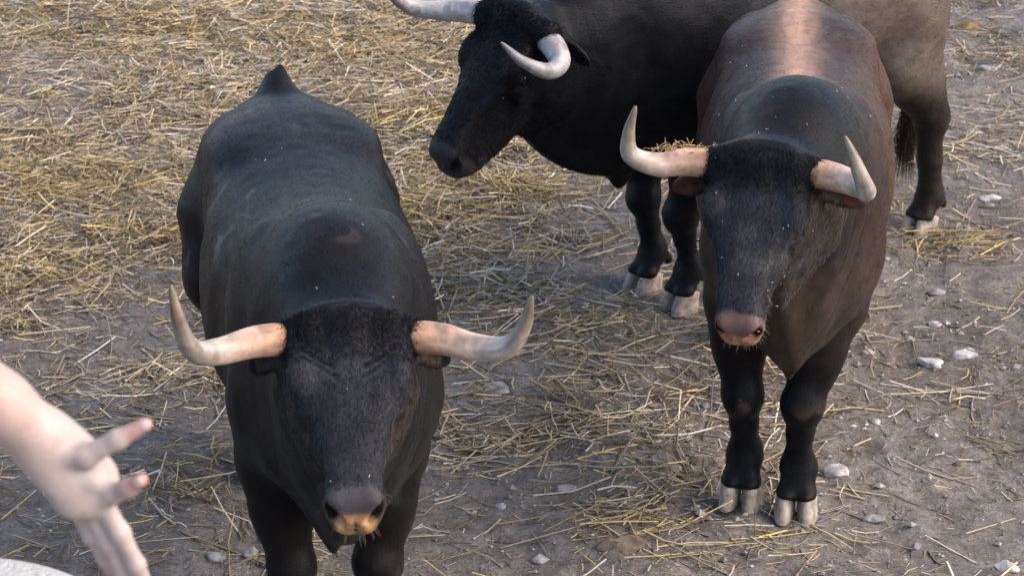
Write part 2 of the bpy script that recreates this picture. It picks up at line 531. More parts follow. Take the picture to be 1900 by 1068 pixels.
def build_bull(S):
    root = bpy.data.objects.new('bull', None); COL.objects.link(root)
    root.empty_display_size = 0.3
    root.location = (S['pos'][0], S['pos'][1], 0.0)
    psi = math.atan2(S['dir'][1], S['dir'][0])
    root.rotation_euler = (0, 0, psi)
    tag(root, S['label'], 'bull', 'bulls standing in the yard')
    hs = S.get('hs', 1.0)                 # head scale
    gz = 0.0
    def to_local(p):
        d = np.asarray(p, float) - np.array([S['pos'][0], S['pos'][1], 0.0])
        c, s = math.cos(psi), math.sin(psi)
        return np.array([d[0] * c + d[1] * s, -d[0] * s + d[1] * c, d[2]])
    P = to_local(S['poll'])
    A = head_axes(S['yaw'], S['pitch'], S['roll'])
    hw = S.get('hw', 1.0)
    def H(x, y, z): return P + hs * (A[0] * x + A[1] * y * hw + A[2] * z)
    mn = np.minimum([-1.55, -0.42, -0.01], np.minimum(H(.6, 0, 0), P) - 0.3); mn[2] = -0.01
    mx = np.maximum([0.5, 0.42, 1.45], np.maximum(H(.6, 0, 0), P) + 0.3); mx[2] = max(1.42, P[2] + 0.22)
    F = Field(mn, mx, RES)
    I = np.eye(3)
    dz, wd = S.get('dz', 0.0), S.get('wide', 1.0)
    # trunk: x, top, bottom, half width high, half width low
    T = [(-1.30, 1.08, 0.88, .06, .06), (-1.25, 1.14, 0.76, .16, .16), (-1.15, 1.165, 0.74, .235, .22),
         (-0.98, 1.19, 0.73, .275, .25), (-0.80, 1.19, 0.70, .30, .27), (-0.60, 1.18, 0.64, .31, .30),
         (-0.40, 1.18, 0.57, .305, .325), (-0.20, 1.195, 0.545, .29, .295), (-0.02, 1.235, 0.575, .25, .215),
         (0.14, 1.245, 0.61, .22, .16), (0.28, 1.20, 0.67, .18, .12), (0.40, 1.10, 0.78, .11, .08)]
    F.loft((0, 0, 0), I, [(t[0], t[1] + dz, t[2], t[3] * wd, t[4] * wd) for t in T], 0.06, 2.1)
    # neck
    B = np.array([0.06, 0.0, 0.90 + dz]); E = H(0.10, 0, -0.115)
    nx = unit(E - B); L = np.linalg.norm(E - B)
    up = np.array([0, 0, 1.0]); nz = unit(up - nx * (up @ nx)); ny = np.cross(nz, nx)
    ct = S.get('crest', 0.0); nw = S.get('neckw', 1.0)
    F.loft(B, np.stack([nx, ny, nz]),
           [(-.28, .12, -.20, .10, .10), (-.12, .21, -.30, .15, .14), (0.0, .265 + ct * .4, -.31, .19 * nw, .18 * nw), (0.30 * L, .305 + ct, -.29, .195 * nw, .175 * nw),
            (0.58 * L, .275 + ct, -.29, .180 * nw, .15 * nw), (0.82 * L, .205 + ct * .4, -.225, .155 * nw, .13 * nw), (1.0 * L, .145, -.15, .12, .115), (1.08 * L, .08, -.08, .07, .07)], 0.13, 2.2)
    # dewlap
    thr = H(0.16, 0, -0.26)
    bris = np.array([0.24, S.get('dewy', 0.0), S.get('dewz', 0.60)])
    for t in np.linspace(0.1, 1, 7):
        c = thr * (1 - t) + bris * t + np.array([0.03 * math.sin(t * 3.1), 0, -0.03 * math.sin(t * 3.1)])
        F.ell(c, (0.09, 0.024 + 0.004 * t, 0.085), I, 0.055)
    F.ell(bris + np.array([-0.02, 0, -0.05]), (0.055, 0.022, 0.10), I, 0.035)
    F.ell((0.17, 0, 0.675), (0.13, 0.115, 0.10), I, 0.06)
    F.ell((0.30, 0, 0.76), (0.11, 0.09, 0.12), I, 0.06)
    # shoulders, thighs, hips
    for s in (-1, 1):
        Rs = head_axes(0, math.radians(68), 0)
        F.ell((0.03, s * 0.160 * wd, 0.92 + dz), (0.29, 0.095, 0.15), Rs, 0.06)
        F.ell((0.19, s * 0.120 * nw, 0.79), (0.09, 0.07, 0.12), I, 0.06)
        F.ell((-0.06, s * 0.155 * nw, 0.69), (0.11, 0.07, 0.14), I, 0.06)
        F.ell((-1.06, s * 0.165 * wd, 0.88), (0.18, 0.11, 0.24), I, 0.07)
        F.ell((-0.84, s * 0.17 * wd, 1.12), (0.10, 0.06, 0.03), I, 0.09)
        F.ell((-1.21, s * 0.09, 1.02), (0.07, 0.05, 0.07), I, 0.06)
    # flank hollows
    for s in (-1, 1):
        F.ell((-0.70, s * 0.362 * wd, 0.96), (0.09, 0.045, 0.11), I, 0.10, cut=True)
        F.ell((-0.20, s * 0.37 * wd, 0.80), (0.05, 0.05, 0.25), I, 0.09, cut=True)
        F.ell((0.33, s * 0.27, 0.98), (0.06, 0.06, 0.2), I, 0.09, cut=True)
    feet = S['feet']                       # front-left, front-right, hind-left, hind-right (local x, y)
    hooves = []
    for i, (fx, fy, fyaw) in enumerate(feet):
        s = 1 if i % 2 == 0 else -1
        cy, sy = math.cos(fyaw), math.sin(fyaw)
        fw = np.array([cy, sy, 0]); sd = np.array([-sy, cy, 0]) * s
        f = np.array([fx, fy, 0.0])
        if i < 2:
            mid_ = .5 * (feet[0][1] + feet[1][1])
            sh = np.array([0.06, s * 0.145 * nw + mid_ * .3, 0.80]); el = np.array([-0.02, s * 0.135 * nw + mid_ * .5, 0.62])
            kn = f * 0.86 + np.array([0.0, s * 0.10 + mid_, 0]) * 0.14 + fw * 0.015; kn[2] = 0.345
            fe = f - fw * 0.03; fe[2] = 0.135
            F.chain([sh, el], [.11, .095], 0.05)
            F.chain([el, (el + kn) * .5 + np.array([0, s * 0.004, 0.02]), kn], [.092, .070, .052], 0.04)
            F.ell((el + kn) * .5 + np.array([.015, s * .015, .03]), (.06, .052, .12), I, .04)
            F.ell(kn + fw * 0.010, (.056, .053, .060), I, .03)
            F.chain([kn, kn * .55 + fe * .45, fe + np.array([0, 0, .03]), fe], [.054, .036, .037, .045], .025)
            F.ell(fe - fw * 0.008, (.048, .050, .048), I, .02)
        else:
            hp = np.array([-1.0, s * 0.15, 0.86]); st = np.array([-0.94, s * 0.18, 0.73])
            hk = np.array([fx - S.get('hock', .10), fy * 0.92, 0.43]); fe = f - fw * 0.035; fe[2] = 0.135
            F.chain([hp, st], [.16, .11], .06)
            F.chain([st, st * .45 + hk * .55 + np.array([-0.02, 0, .03]), hk], [.11, .085, .058], .06)
            F.chain([np.array([-1.17 + .4 * (.10 - S.get('hock', .10)), s * .13, .80]), hk + np.array([-.025, 0, .03])], [.10, .040], .06)
            F.ell(hk + np.array([-.012, 0, .01]), (.062, .048, .075), I, .03)
            F.chain([hk, hk * .5 + fe * .5, fe + np.array([0, 0, .03]), fe], [.055, .043, .042, .050], .025)
            F.ell(fe - fw * 0.008, (.052, .054, .050), I, .02)
        for q in (-1, 1):
            cr = f + fw * 0.012 + np.array([-sy, cy, 0]) * q * 0.026; cr[2] = 0.075
            F.cone(fe, cr, .037, .030, .02)
            F.ell(cr, (.046, .031, .016), np.stack([fw, np.array([-sy, cy, 0]), [0, 0, 1]]), .012)
            dc = fe - fw * 0.055 + np.array([-sy, cy, 0]) * q * 0.026; dc[2] = 0.105
            F.ell(dc, (.018, .014, .022), I, .012)
        parts = [claw(fx * (S.get('len', 1.0) if fx < 0 else 1), fy, q, fyaw, 0.066, 0.080) for q in (-1, 1)]
        hooves.append(join(parts))
    # sheath / belly cord
    F.chain([(-0.50, 0, .60), (-0.68, 0, .60)], [.04, .03], .06)
    # tail
    tp = spline_pts(S['tail'], 22)
    tr = np.linspace(1, 0, 22)**0.8 * 0.022 + 0.014
    tr[:4] += np.array([.018, .012, .006, .002])
    tr[3:10] += S.get('tailr', 0) * np.array([.5, .9, 1, .9, .6, .4, .2])
    F.chain(list(tp), list(tr), 0.03)
    if S.get('knob'):
        F.cone((-1.17, 0, 1.10), (-1.265, .012, 1.208), .060, .010, .03)
        F.cone((-1.20, -.015, 1.10), (-1.26, -.012, 1.180), .055, .018, .03)
    # ---- head
    hst = [(-.085, -.04, -.13, .06, .06), (-.05, -.005, -.17, .100, .08), (0.0, .018, -.205, .122, .095), (.06, .022, -.235, .130, .100),
           (.13, .014, -.245, .132, .100), (.20, .004, -.235, .116, .088), (.27, -.001, -.205, .092, .070),
           (.34, -.002, -.172, .072, .056), (.40, -.006, -.152, .062, .052), (.445, -.016, -.145, .062, .052), (.475, -.036, -.138, .058, .048), (.495, -.07, -.12, .040, .036)]
    F.loft(P, A, [(t[0] * hs, t[1] * hs, t[2] * hs, t[3] * hs * hw, t[4] * hs * hw) for t in hst], 0.03, 3.0)
    if S.get('blunt'):
        F.ell(H(.415, 0, -.085), np.array([.075, .060, .082]) * hs, A, .04)
        F.ell(H(.30, 0, -.12), np.array([.12, .066, .10]) * hs, A, .05)
    if S.get('jaw'):
        F.ell(H(.13, 0, -.235), np.array([.15, .075, .075]), A, .05)
        F.ell(H(.02, 0, -.29), np.array([.14, .095, .11]), A, .07)
    F.ell(H(.0, 0, .015), np.array([.05, .105, .032]) * hs, A, .035)                       # poll tuft mound
    for s in (-1, 1):
        F.ell(H(.135, s * .104, -.022), np.array([.060, .032, .034]) * hs, A, .025)          # brow
        F.ell(H(.225, s * .082, -.085), np.array([.10, .030, .055]) * hs, A, .03)           # cheek bone
        F.ell(H(.09, s * .088, -.16), np.array([.085, .04, .085]) * hs, A, .04)             # jaw muscle
        F.ell(H(.075, s * .060, .030), np.array([.045, .018, .012]) * hs, A, .04, cut=True)   # temple dip
        F.ell(H(.30, s * .095, -.075), np.array([.08, .016, .05]) * hs, A, .03, cut=True)
        F.ell(H(.165, s * .141, -.052), np.array([.022, .02, .011]) * hs, A, .010, cut=True)
        F.cone(H(.13, s * .122, -.038), H(.19, s * .118, -.040), .010 * hs, .008 * hs, .012)  # upper lid
        F.cone(H(.14, s * .128, -.072), H(.20, s * .118, -.068), .008 * hs, .007 * hs, .012)
        F.ell(H(.452, s * .040, -.055), np.array([.030, .023, .034]) * hs, A, .02)          # nostril wing
        F.cone(H(.487, s * .028, -.078), H(.476, s * .050, -.056), .012 * hs, .016 * hs, .006, cut=True)
        F.cone(H(.476, s * .052, -.054), H(.450, s * .062, -.036), .012 * hs, .005 * hs, .008, cut=True)
        # horn root
        F.cone(H(0.015, s * .075, -.035), H(0.015, s * .128, -.035), .055 * hs, .046 * hs, .03)
        # ear
        e0 = H(S.get('earx', -.005), s * .115, -.085)
        ed = unit(A[1] * s * 1.0 + A[0] * S['ear'][0] + A[2] * S['ear'][1])
        en = unit(A[0] * 0.55 + A[2] * 0.5 - ed * ((A[0] * 0.55 + A[2] * 0.5) @ ed)); ew = np.cross(en, ed)
        Re = np.stack([ed, ew, en])
        es = S.get('ears', 1.0)
        F.cone(e0, e0 + ed * .05 * es, .024, .024, .02)
        F.ell(e0 + ed * .110 * es, (.088 * es, .040 * es, .018), Re, .02)
        F.ell(e0 + ed * .116 * es + en * .020, (.066 * es, .025 * es, .018), Re, .010, cut=True)
    F.ell(H(.415, 0, -.140), np.array([.060, .050, .034]) * hs, A, .014)                    # lower lip, chin
    for s in (-1, 1):
        F.cone(H(.480, 0, -.118), H(.445, s * .052, -.118), .0045, .0045, .006, cut=True)   # mouth line
        F.cone(H(.445, s * .054, -.118), H(.37, s * .060, -.125), .0045, .003, .006, cut=True)
    F.cone(H(.490, 0, -.06), H(.487, 0, -.112), .004, .004, .006, cut=True)
    # slow uneven relief: muscle and skin
    v, f, nr = F.mesh(3)
    ln_ = S.get('len', 1.0)
    v[:, 0] = np.where(v[:, 0] < 0, v[:, 0] * ln_, v[:, 0])
    amp = 0.0035 * N3(v, 9.0) * 2 + 0.0016 * N3(v + 3.3, 27.0) * 2
    hd = (v - P) @ A.T / hs / np.array([1, hw, 1])                                    # head coordinates
    inhead = (hd[:, 0] > -.02) & (np.abs(hd[:, 1]) < .2) & (hd[:, 2] > -.30) & (hd[:, 0] < .6)
    amp = np.where(inhead, amp * 0.5, amp)
    nk = (v - B) @ np.stack([nx, ny, nz]).T
    fold = np.exp(-((nk[:, 0] - .55 * L) / .16)**2) * np.sin(nk[:, 0] * 75 + 6 * N3(v, 4.0) + nk[:, 2] * 8) * smooth(.05, .15, np.abs(nk[:, 1])) * smooth(.12, -.05, nk[:, 2]) * (.6 + 1.2 * N3(v + 2, 6)) * S.get('folds', .004)
    v = v + nr * (amp + np.where(inhead, 0, fold))[:, None]
    if S.get('wrinkle', 0):
        # furrows over the brow
        yy = np.abs(hd[:, 1]); xx = hd[:, 0]
        cur = xx - (0.075 + 0.9 * np.maximum(0, .095 - yy)**1.0 * 1.0)
        wv = -np.exp(-(cur / .006)**2) - .7 * np.exp(-((cur - .022) / .005)**2) - .5 * np.exp(-((cur + .02) / .005)**2)
        msk = inhead & (hd[:, 2] > -.06) & (xx > .04) & (xx < .2)
        v = v + nr * (np.where(msk, wv * S['wrinkle'], 0) * smooth(.02, .04, yy) * smooth(.12, .09, yy))[:, None]
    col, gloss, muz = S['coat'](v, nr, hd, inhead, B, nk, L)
    q = v * np.array([.22, 1, 1]); q[inhead] = hd[inhead] * np.array([.3, 1, 1])
    col = col * np.clip(1 + (.35 * N3(q, 42) + .3 * N3(q + 5, 90)) * (1 - muz), .35, 2)[:, None]
    gloss = gloss + .05 * N3(q + 2, 60) * (1 - muz)
    ed_ = np.sqrt(((hd[:, 0] - .168) / .050)**2 + ((np.abs(hd[:, 1]) - .120) / .05)**2 + ((hd[:, 2] + .058) / .040)**2)
    col = mixc(col, np.array(S.get('lid', (.052, .042, .036))) * (1 + .8 * N3(v, 45))[:, None], smooth(1.0, .55, ed_) * inhead * .7)
    col = mixc(col, [.004, .0035, .0035], smooth(.42, .30, ed_) * inhead)
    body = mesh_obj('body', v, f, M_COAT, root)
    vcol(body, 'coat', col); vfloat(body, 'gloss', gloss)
    for hv, hf in hooves: mesh_obj('hoof', hv, hf, M_HOOF, root)
    for s in (-1, 1):
        ico_mesh(H(.166, s * .113, -.054), .0185 * hs, root, 'eye', M_EYE)
    # horns: control points in (side, forward, up) about the poll, level with the ground but turned with the head
    yh = S['yaw'] + S.get('hornyaw', 0); hfw = np.array([math.cos(yh), math.sin(yh), 0]); hlf = np.array([-math.sin(yh), math.cos(yh), 0]); hup = np.array([0, 0, 1.0])
    rl = S['hornroll']; cr, sr = math.cos(rl), math.sin(rl)
    hlf, hup = hlf * cr + hup * sr, hup * cr - hlf * sr
    for s, pts in ((1, S['horn_l']), (-1, S['horn_r'])):
        pp = spline_pts(pts, NH)
        c0 = H(.015, s * .10, -.035)
        path = c0 + np.outer(pp[:, 0] * s, hlf) + np.outer(pp[:, 1], hfw) + np.outer(pp[:, 2], hup)
        t = np.linspace(0, 1, NH)
        rad = (S.get('hornr', .038)) * ((1 - t)**0.62 * 0.92 + 0.08 * (1 - t)) + 0.0025
        rad *= 1 + .11 * np.exp(-(t / .05)**2)
        rad *= 1 + (0.006 * np.sin(t * 170 + 9 * np.sin(t * 23)) * smooth(.42, .15, t)) + .008 * np.sin(t * 31 + 1)
        hv, hf = tube(path, rad, 20)
        hv = hv[:-2]
        tip = len(hv); hv = np.concatenate([hv, [path[-1] + (path[-1] - path[-2]) * .4]])
        hf = np.concatenate([hf, [[(NH - 1) * 20 + j, (NH - 1) * 20 + (j + 1) % 20, tip, tip] for j in range(20)]])
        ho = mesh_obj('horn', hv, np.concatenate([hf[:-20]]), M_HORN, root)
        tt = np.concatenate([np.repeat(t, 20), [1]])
        c = np.zeros((len(hv), 3))
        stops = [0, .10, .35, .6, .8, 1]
        cols = np.array(S.get('horncol', [(.30, .19, .11), (.46, .24, .13), (.44, .31, .24), (.34, .29, .255), (.19, .145, .105), (.13, .095, .068)]))  # orange by the root: horn's own stain plus warm bounce light in the colour
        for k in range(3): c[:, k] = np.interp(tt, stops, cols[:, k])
        al = np.stack([tt * 3, np.tile(np.cos(np.arange(20) * .314), NH + 1)[:len(tt)], np.tile(np.sin(np.arange(20) * .314), NH + 1)[:len(tt)]], 1)
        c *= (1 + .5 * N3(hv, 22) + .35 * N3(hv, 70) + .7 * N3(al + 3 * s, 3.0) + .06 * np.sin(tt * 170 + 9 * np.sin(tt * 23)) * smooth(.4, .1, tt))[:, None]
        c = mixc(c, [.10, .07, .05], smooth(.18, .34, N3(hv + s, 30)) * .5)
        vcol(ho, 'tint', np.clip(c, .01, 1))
    S['root'] = root; S['body'] = body; S['v'] = v; S['f'] = f; S['n'] = nr; S['hd'] = hd; S['inhead'] = inhead
    S['H'] = H; S['A'] = A; S['colv'] = col; S['to_local'] = to_local; S['muz'] = muz; S['B'] = B; S['nx'] = nx
    return root

def add_fur(S, count, length, rad, seed, lift=0.22):
    """short coat hair lying along the body; longer on the poll"""
    r = np.random.default_rng(seed)
    v, f, nr, hd = S['v'], S['f'], S['n'], S['hd']
    area = np.linalg.norm(np.cross(v[f[:, 2]] - v[f[:, 0]], v[f[:, 3]] - v[f[:, 1]]), axis=1)
    cen = v[f].mean(1)
    hz = S['inhead'][f[:, 0]]
    wgt = area * np.where(hz, 2.2, 1.0) * (1 - S['muz'][f[:, 0]])
    wgt[cen[:, 2] < 0.095] = 0
    pick = r.choice(len(f), count, p=wgt / wgt.sum())
    a, b = r.random((2, count, 1))
    q = f[pick]
    p = (v[q[:, 0]] * (1 - a) + v[q[:, 1]] * a) * (1 - b) + (v[q[:, 3]] * (1 - a) + v[q[:, 2]] * a) * b
    n = nr[q[:, 0]]
    flow = np.tile(np.array([-0.8, 0, -0.5]), (count, 1))
    flow[:, 2] -= smooth(.75, .45, p[:, 2]) * 2
    h = S['hd'][q[:, 0]]; ih = S['inhead'][q[:, 0]]
    A = S['A']
    flow[ih] = A[0] * 1.0
    top = ih & (h[:, 0] < .10) & (h[:, 2] > -.05)
    sw = r.normal(0, .25, (count, 3))
    sw[top] *= 3.2
    sw[ih & ~top] *= 1.6
    d = flow / np.linalg.norm(flow, axis=1)[:, None] + sw + .5 * np.stack([N3(p, 7), N3(p + 5, 7), N3(p + 9, 7)], 1)
    d -= n * (d * n).sum(1)[:, None]
    d /= np.linalg.norm(d, axis=1)[:, None] + 1e-6
    ln = length * r.uniform(.5, 1.3, (count, 1))
    ln[top] *= 1.5
    lf = np.full((count, 1), lift) * r.uniform(.5, 1.8, (count, 1)); lf[top] *= 2.2; lf[ih & ~top] *= 1.6
    t = np.linspace(0, 1, 3)[None, :, None]
    pts = p[:, None, :] - n[:, None, :] * .001 + ln[:, None, :] * (t * d[:, None, :] + n[:, None, :] * (lf[:, None, :] * (t - .45 * t * t)))
    c = S['colv'][q[:, 0]] * np.where(ih[:, None], r.choice([.45, .8, 1.2, 2.4], (count, 1), p=[.3, .3, .25, .15]), r.uniform(.75, 1.35, (count, 1)))
    rr = np.full(count, rad) * r.uniform(.7, 1.2, count) * np.where(top, 1.9, np.where(ih, 1.6, 1.0))
    return hair_obj('coat_hair', pts, rr, c, M_FUR, S['root'])

def mixc(a, b, t):
    t = np.asarray(t)[:, None]
    return np.asarray(a) * (1 - t) + np.asarray(b) * t

def muzzle_paint(col, gloss, hd, inhead, v, pad, lip, lo0=-.065):
    x, y, z = hd.T
    m = smooth(.425, .440, x - .30 * np.maximum(0, np.abs(y) - .038) + .012 * N3(v, 25)) * inhead
    low = smooth(lo0, lo0 - .02, z + .015 * N3(v, 45))
    spots = smooth(.1, .3, N3(v, 60))
    c = mixc(pad, lip, low * (0.6 + .4 * smooth(-.2, .1, N3(v, 35))))
    nd = np.sqrt(((x - .472) / .026)**2 + ((np.abs(y) - .047) / .019)**2 + ((z + .060) / .021)**2)
    c = mixc(c, [.008, .006, .006], smooth(1.05, .75, nd))
    col = mixc(col, c, m)
    chin = smooth(.38, .42, x) * smooth(-.115, -.125, z) * inhead
    col = mixc(col, np.asarray(lip) * .8, chin * .8)
    gloss = gloss * (1 - m) + m * .38
    return col, gloss, np.maximum(m, chin * 0)

def coat1(v, nr, hd, inhead, B, nk, L):
    base = np.tile([.0050, .0046, .0056], (len(v), 1))
    br = smooth(.75, .45, v[:, 2]) * .2 + smooth(-.3, .4, N3(v, 4)) * .22
    c = mixc(base, [.017, .012, .010], br)
    g = np.full(len(v), .43) + .02 * N3(v, 8)
    x, y, z = hd.T
    g = np.where(inhead, .5, g)
    c = np.where(inhead[:, None], np.array([.021, .0205, .0245]) * (1 + .5 * N3(v, 14))[:, None], c)  # paler face: grizzled hair, plus grey-blue light on it put into the colour
    c = mixc(c, [.011, .0105, .0125], inhead * smooth(.10, .03, x))
    c = mixc(c, [.040, .031, .025], inhead * smooth(-.03, -.08, z) * smooth(.42, .36, x) * .8)
    # dry scratches and dust on the flank
    dust = smooth(.18, .34, N3(v, 11)) * smooth(.05, .2, N3(v + 7, 38))
    c = mixc(c, [.045, .040, .036], dust * .35)
    W = np.array([-0.420, 5.07, 0]) + v @ np.array([[.1843, -.9829, 0], [.9829, .1843, 0], [0, 0, 1]])
    X, Y, Z = W[:, 0], W[:, 1], W[:, 2] - CAM_H
    cs, sn = math.cos(PITCH), math.sin(PITCH); dep = Y * cs - Z * sn
    pu, pv = 950 + FPX * X / dep, 534 - FPX * (Y * sn + Z * cs) / dep
    for (a0, b0, a1, b1, wd_) in ((418, 345, 384, 398, 3), (408, 440, 400, 482, 5), (440, 398, 472, 403, 2.5), (432, 420, 398, 462, 2.5), (352, 465, 346, 490, 3), (472, 352, 458, 366, 3)):
        t = np.clip(((pu - a0) * (a1 - a0) + (pv - b0) * (b1 - b0)) / ((a1 - a0)**2 + (b1 - b0)**2), 0, 1)
        dd = np.hypot(pu - a0 - t * (a1 - a0), pv - b0 - t * (b1 - b0)) + 3 * N3(v, 50)
        c = mixc(c, [.10, .085, .08], np.exp(-(dd / wd_)**2) * .6 * (nr[:, 2] > -.2) * (v[:, 1] < 0) * (~inhead))
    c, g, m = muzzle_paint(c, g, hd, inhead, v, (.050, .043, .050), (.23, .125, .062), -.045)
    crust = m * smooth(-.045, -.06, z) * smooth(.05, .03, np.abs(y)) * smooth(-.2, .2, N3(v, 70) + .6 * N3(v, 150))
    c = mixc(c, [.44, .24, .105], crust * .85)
    c = mixc(c, [.045, .038, .036], m * smooth(.030, .044, np.abs(y) + .02 * N3(v, 60)) * smooth(-.125, -.10, z) * .9)
    nd = np.sqrt(((x - .472) / .034)**2 + ((np.abs(y) - .047) / .017)**2 + ((z + .060 - .5 * (np.abs(y) - .047)) / .019)**2)
    c = mixc(c, [.004, .003, .003], smooth(1.1, .8, nd))
    return c, g, m

def coat2(v, nr, hd, inhead, B, nk, L):
    x, y, z = v.T
    c = np.tile([.034, .020, .015], (len(v), 1))
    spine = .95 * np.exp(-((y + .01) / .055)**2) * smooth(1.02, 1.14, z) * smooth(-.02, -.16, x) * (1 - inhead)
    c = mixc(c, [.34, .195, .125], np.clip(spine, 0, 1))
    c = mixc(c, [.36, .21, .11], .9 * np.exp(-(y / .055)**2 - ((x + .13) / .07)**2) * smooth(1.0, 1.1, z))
    side = smooth(.10, .28, np.abs(y)) * smooth(.55, .8, z) * smooth(.1, -.2, x)
    c = mixc(c, [.058, .028, .019], side * .8)
    blk = np.maximum(smooth(-.16, .14, x + .10 * N3(v, 6)) * smooth(.74, 1.0, z + .06 * N3(v, 5)) * (.25 + .75 * smooth(.20, .07, np.abs(y - .02) + .05 * N3(v, 7))), inhead * 1.0)
    blk = np.maximum(blk, smooth(.78, .40, z + .08 * N3(v, 9)))
    c = mixc(c, [.0062, .0058, .0068], np.clip(blk, 0, 1))
    c = mixc(c, [.026, .025, .029], inhead * (.3 + .7 * smooth(.04, .14, hd[:, 0])))
    chest = smooth(.1, .3, x) * smooth(.95, .8, z) * (1 - inhead)
    c = mixc(c, [.028, .020, .015], chest * .8)
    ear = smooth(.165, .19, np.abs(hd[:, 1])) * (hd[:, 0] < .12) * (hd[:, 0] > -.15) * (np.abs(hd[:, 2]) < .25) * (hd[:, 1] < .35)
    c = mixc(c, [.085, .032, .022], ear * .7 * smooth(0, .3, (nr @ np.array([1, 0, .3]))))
    g = np.full(len(v), .43) + .02 * N3(v, 8)
    cheek = inhead * smooth(-.06, -.12, hd[:, 2])
    c = mixc(c, [.040, .030, .023], cheek * .8)
    griz = inhead * smooth(.05, .3, N3(v, 16)) * smooth(.1, .25, hd[:, 0])
    c = mixc(c, [.050, .047, .048], griz * .8)
    knee = np.exp(-((z - .335) / .028)**2) * smooth(.02, .05, x) * smooth(.1, .3, N3(v, 18) + .25)
    c = mixc(c, [.10, .065, .048], knee * .45 * smooth(.05, .25, N3(v + 1, 22) + .1))
    c, g, m = muzzle_paint(c, g, hd, inhead, v, (.14, .088, .075), (.44, .21, .11), -.05)
    return c, g, m

def coat3(v, nr, hd, inhead, B, nk, L):
    x, y, z = v.T
    c = np.tile([.0060, .0060, .0078], (len(v), 1))
    hind = smooth(-.25, -.85, x + .12 * N3(v, 4))
    c = mixc(c, [.085, .064, .052], hind)
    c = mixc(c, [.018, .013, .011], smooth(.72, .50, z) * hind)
    g = np.full(len(v), .43) + .02 * N3(v, 8)
    c, g, m = muzzle_paint(c, g, hd, inhead, v, (.022, .020, .022), (.030, .026, .026))
    return c, g, m

R = math.radians
B1 = dict(pos=(-0.420, 5.07), dir=(0.225, -1.2), label='black bull facing the camera at left, wide level horns and straw on its muzzle',
          poll=at_y(646, 598, 4.52), yaw=R(-6), pitch=R(30), roll=0.0, coat=coat1, feet=[(0.02, .09, 0), (0.0, -.115, 0), (-1.10, .14, 0), (-1.14, -.09, 0)],
          knob=1, tail=[(-1.12, 0, 1.08), (-1.22, 0.0, 1.12), (-1.29, 0.0, 1.12), (-1.33, 0, 1.04), (-1.36, 0, .75), (-1.35, 0, .50)], tailr=.008,
          ear=(-.15, -1.0), ears=.75, neckw=.95, wrinkle=.008, crest=.0, dewz=.63, dewy=-.035, hornroll=0.0, hs=.91, hw=1.08, wide=.89, hornr=.036,
          horn_l=[(-.01, 0, 0), (.09, .02, -.002), (.17, .055, -.010), (.228, .10, .012), (.258, .13, .07), (.272, .14, .14)],
          horn_r=[(-.01, 0, 0), (.09, .02, .005), (.17, .055, .0), (.218, .10, .025), (.240, .13, .10), (.252, .14, .185)])
B2 = dict(pos=(0.768, 6.02), dir=(-0.135, -1.23), neckw=.90, wide=.90, label='brown bull with black head facing the camera at right, rusty stripe along its back',
          poll=at_y(1412, 292, 5.52), yaw=R(-10), pitch=R(50), roll=R(3), coat=coat2, feet=[(0.05, .040, R(-4)), (-0.01, -.115, R(-10)), (-1.10, .12, 0), (-1.15, -.13, 0)],
          tail=[(-1.22, 0, 1.12), (-1.32, 0, 1.10), (-1.36, 0, 1.0), (-1.37, 0, .75), (-1.36, 0, .55), (-1.35, 0, .45)],
          ear=(.12, -.55), ears=.82, crest=.0, dewz=.64, hornroll=R(-1), folds=.006, hs=.92, hw=1.06, earx=.03,
          horn_l=[(-.01, 0, 0), (.08, .02, 0), (.155, .08, .005), (.18, .15, .02), (.155, .17, .09), (.12, .15, .15)],
          horn_r=[(-.01, 0, 0), (.09, .01, .0), (.16, .04, -.005), (.215, .09, .03), (.220, .11, .09), (.205, .11, .165)])
B3 = dict(pos=(0.53, 7.58), dir=(-0.88, -0.72), len=.93, hock=.02, label='black bull with greyish brown hindquarters standing behind, head lowered in profile',
          poll=at_y(952, 26, 7.15), yaw=R(2), pitch=R(49), blunt=1, roll=0.0, coat=coat3, feet=[(0.02, .105, 0), (0.0, -.10, 0), (-1.26, .13, 0), (-0.98, -.13, 0)],
          tail=[(-1.22, 0, 1.12), (-1.31, 0, 1.09), (-1.34, 0, 0.98), (-1.31, 0.0, .8), (-1.22, .02, .6), (-1.17, .03, .5)],
          ear=(.3, -.9), ears=.75, crest=.02, dewz=.60, hornroll=0.0, hs=1.06, jaw=1, hornr=.042, lid=(.012, .010, .010), horncol=[(.20, .16, .13), (.24, .21, .19), (.30, .275, .265), (.27, .25, .245), (.19, .17, .165), (.08, .07, .066)],
          horn_l=[(-.01, 0, 0), (.07, .01, -.03), (.135, .04, -.06), (.150, .10, -.075), (.125, .18, -.035), (.09, .24, .03)],
          horn_r=[(-.01, 0, 0), (.10, .01, .0), (.20, .05, -.01), (.26, .12, .0), (.26, .20, .05), (.23, .26, .12)])
def tail_to(S, pts, Y):
    a = math.atan2(S['dir'][1], S['dir'][0]); c, s_ = math.cos(a), math.sin(a); out = []
    for px, py in pts:
        d = at_y(px, py, Y) - np.array([S['pos'][0], S['pos'][1], 0])
        out.append(((d[0] * c + d[1] * s_) / S.get('len', 1), -d[0] * s_ + d[1] * c, d[2]))
    return out
B3['tail'] = [(-1.22, 0, 1.12), (-1.31, 0.02, 1.06), (-1.34, -.03, 0.98)] + tail_to(B3, [(1706, 120), (1690, 175), (1682, 215)], 8.50)
for S in (B1, B2, B3):
    build_bull(S)
FUR = 1
if FUR:
    add_fur(B1, 260000, .012, .00031, 1, .18)
    add_fur(B2, 220000, .012, .00033, 2, .18)
    add_fur(B3, 150000, .013, .00038, 3, .18)

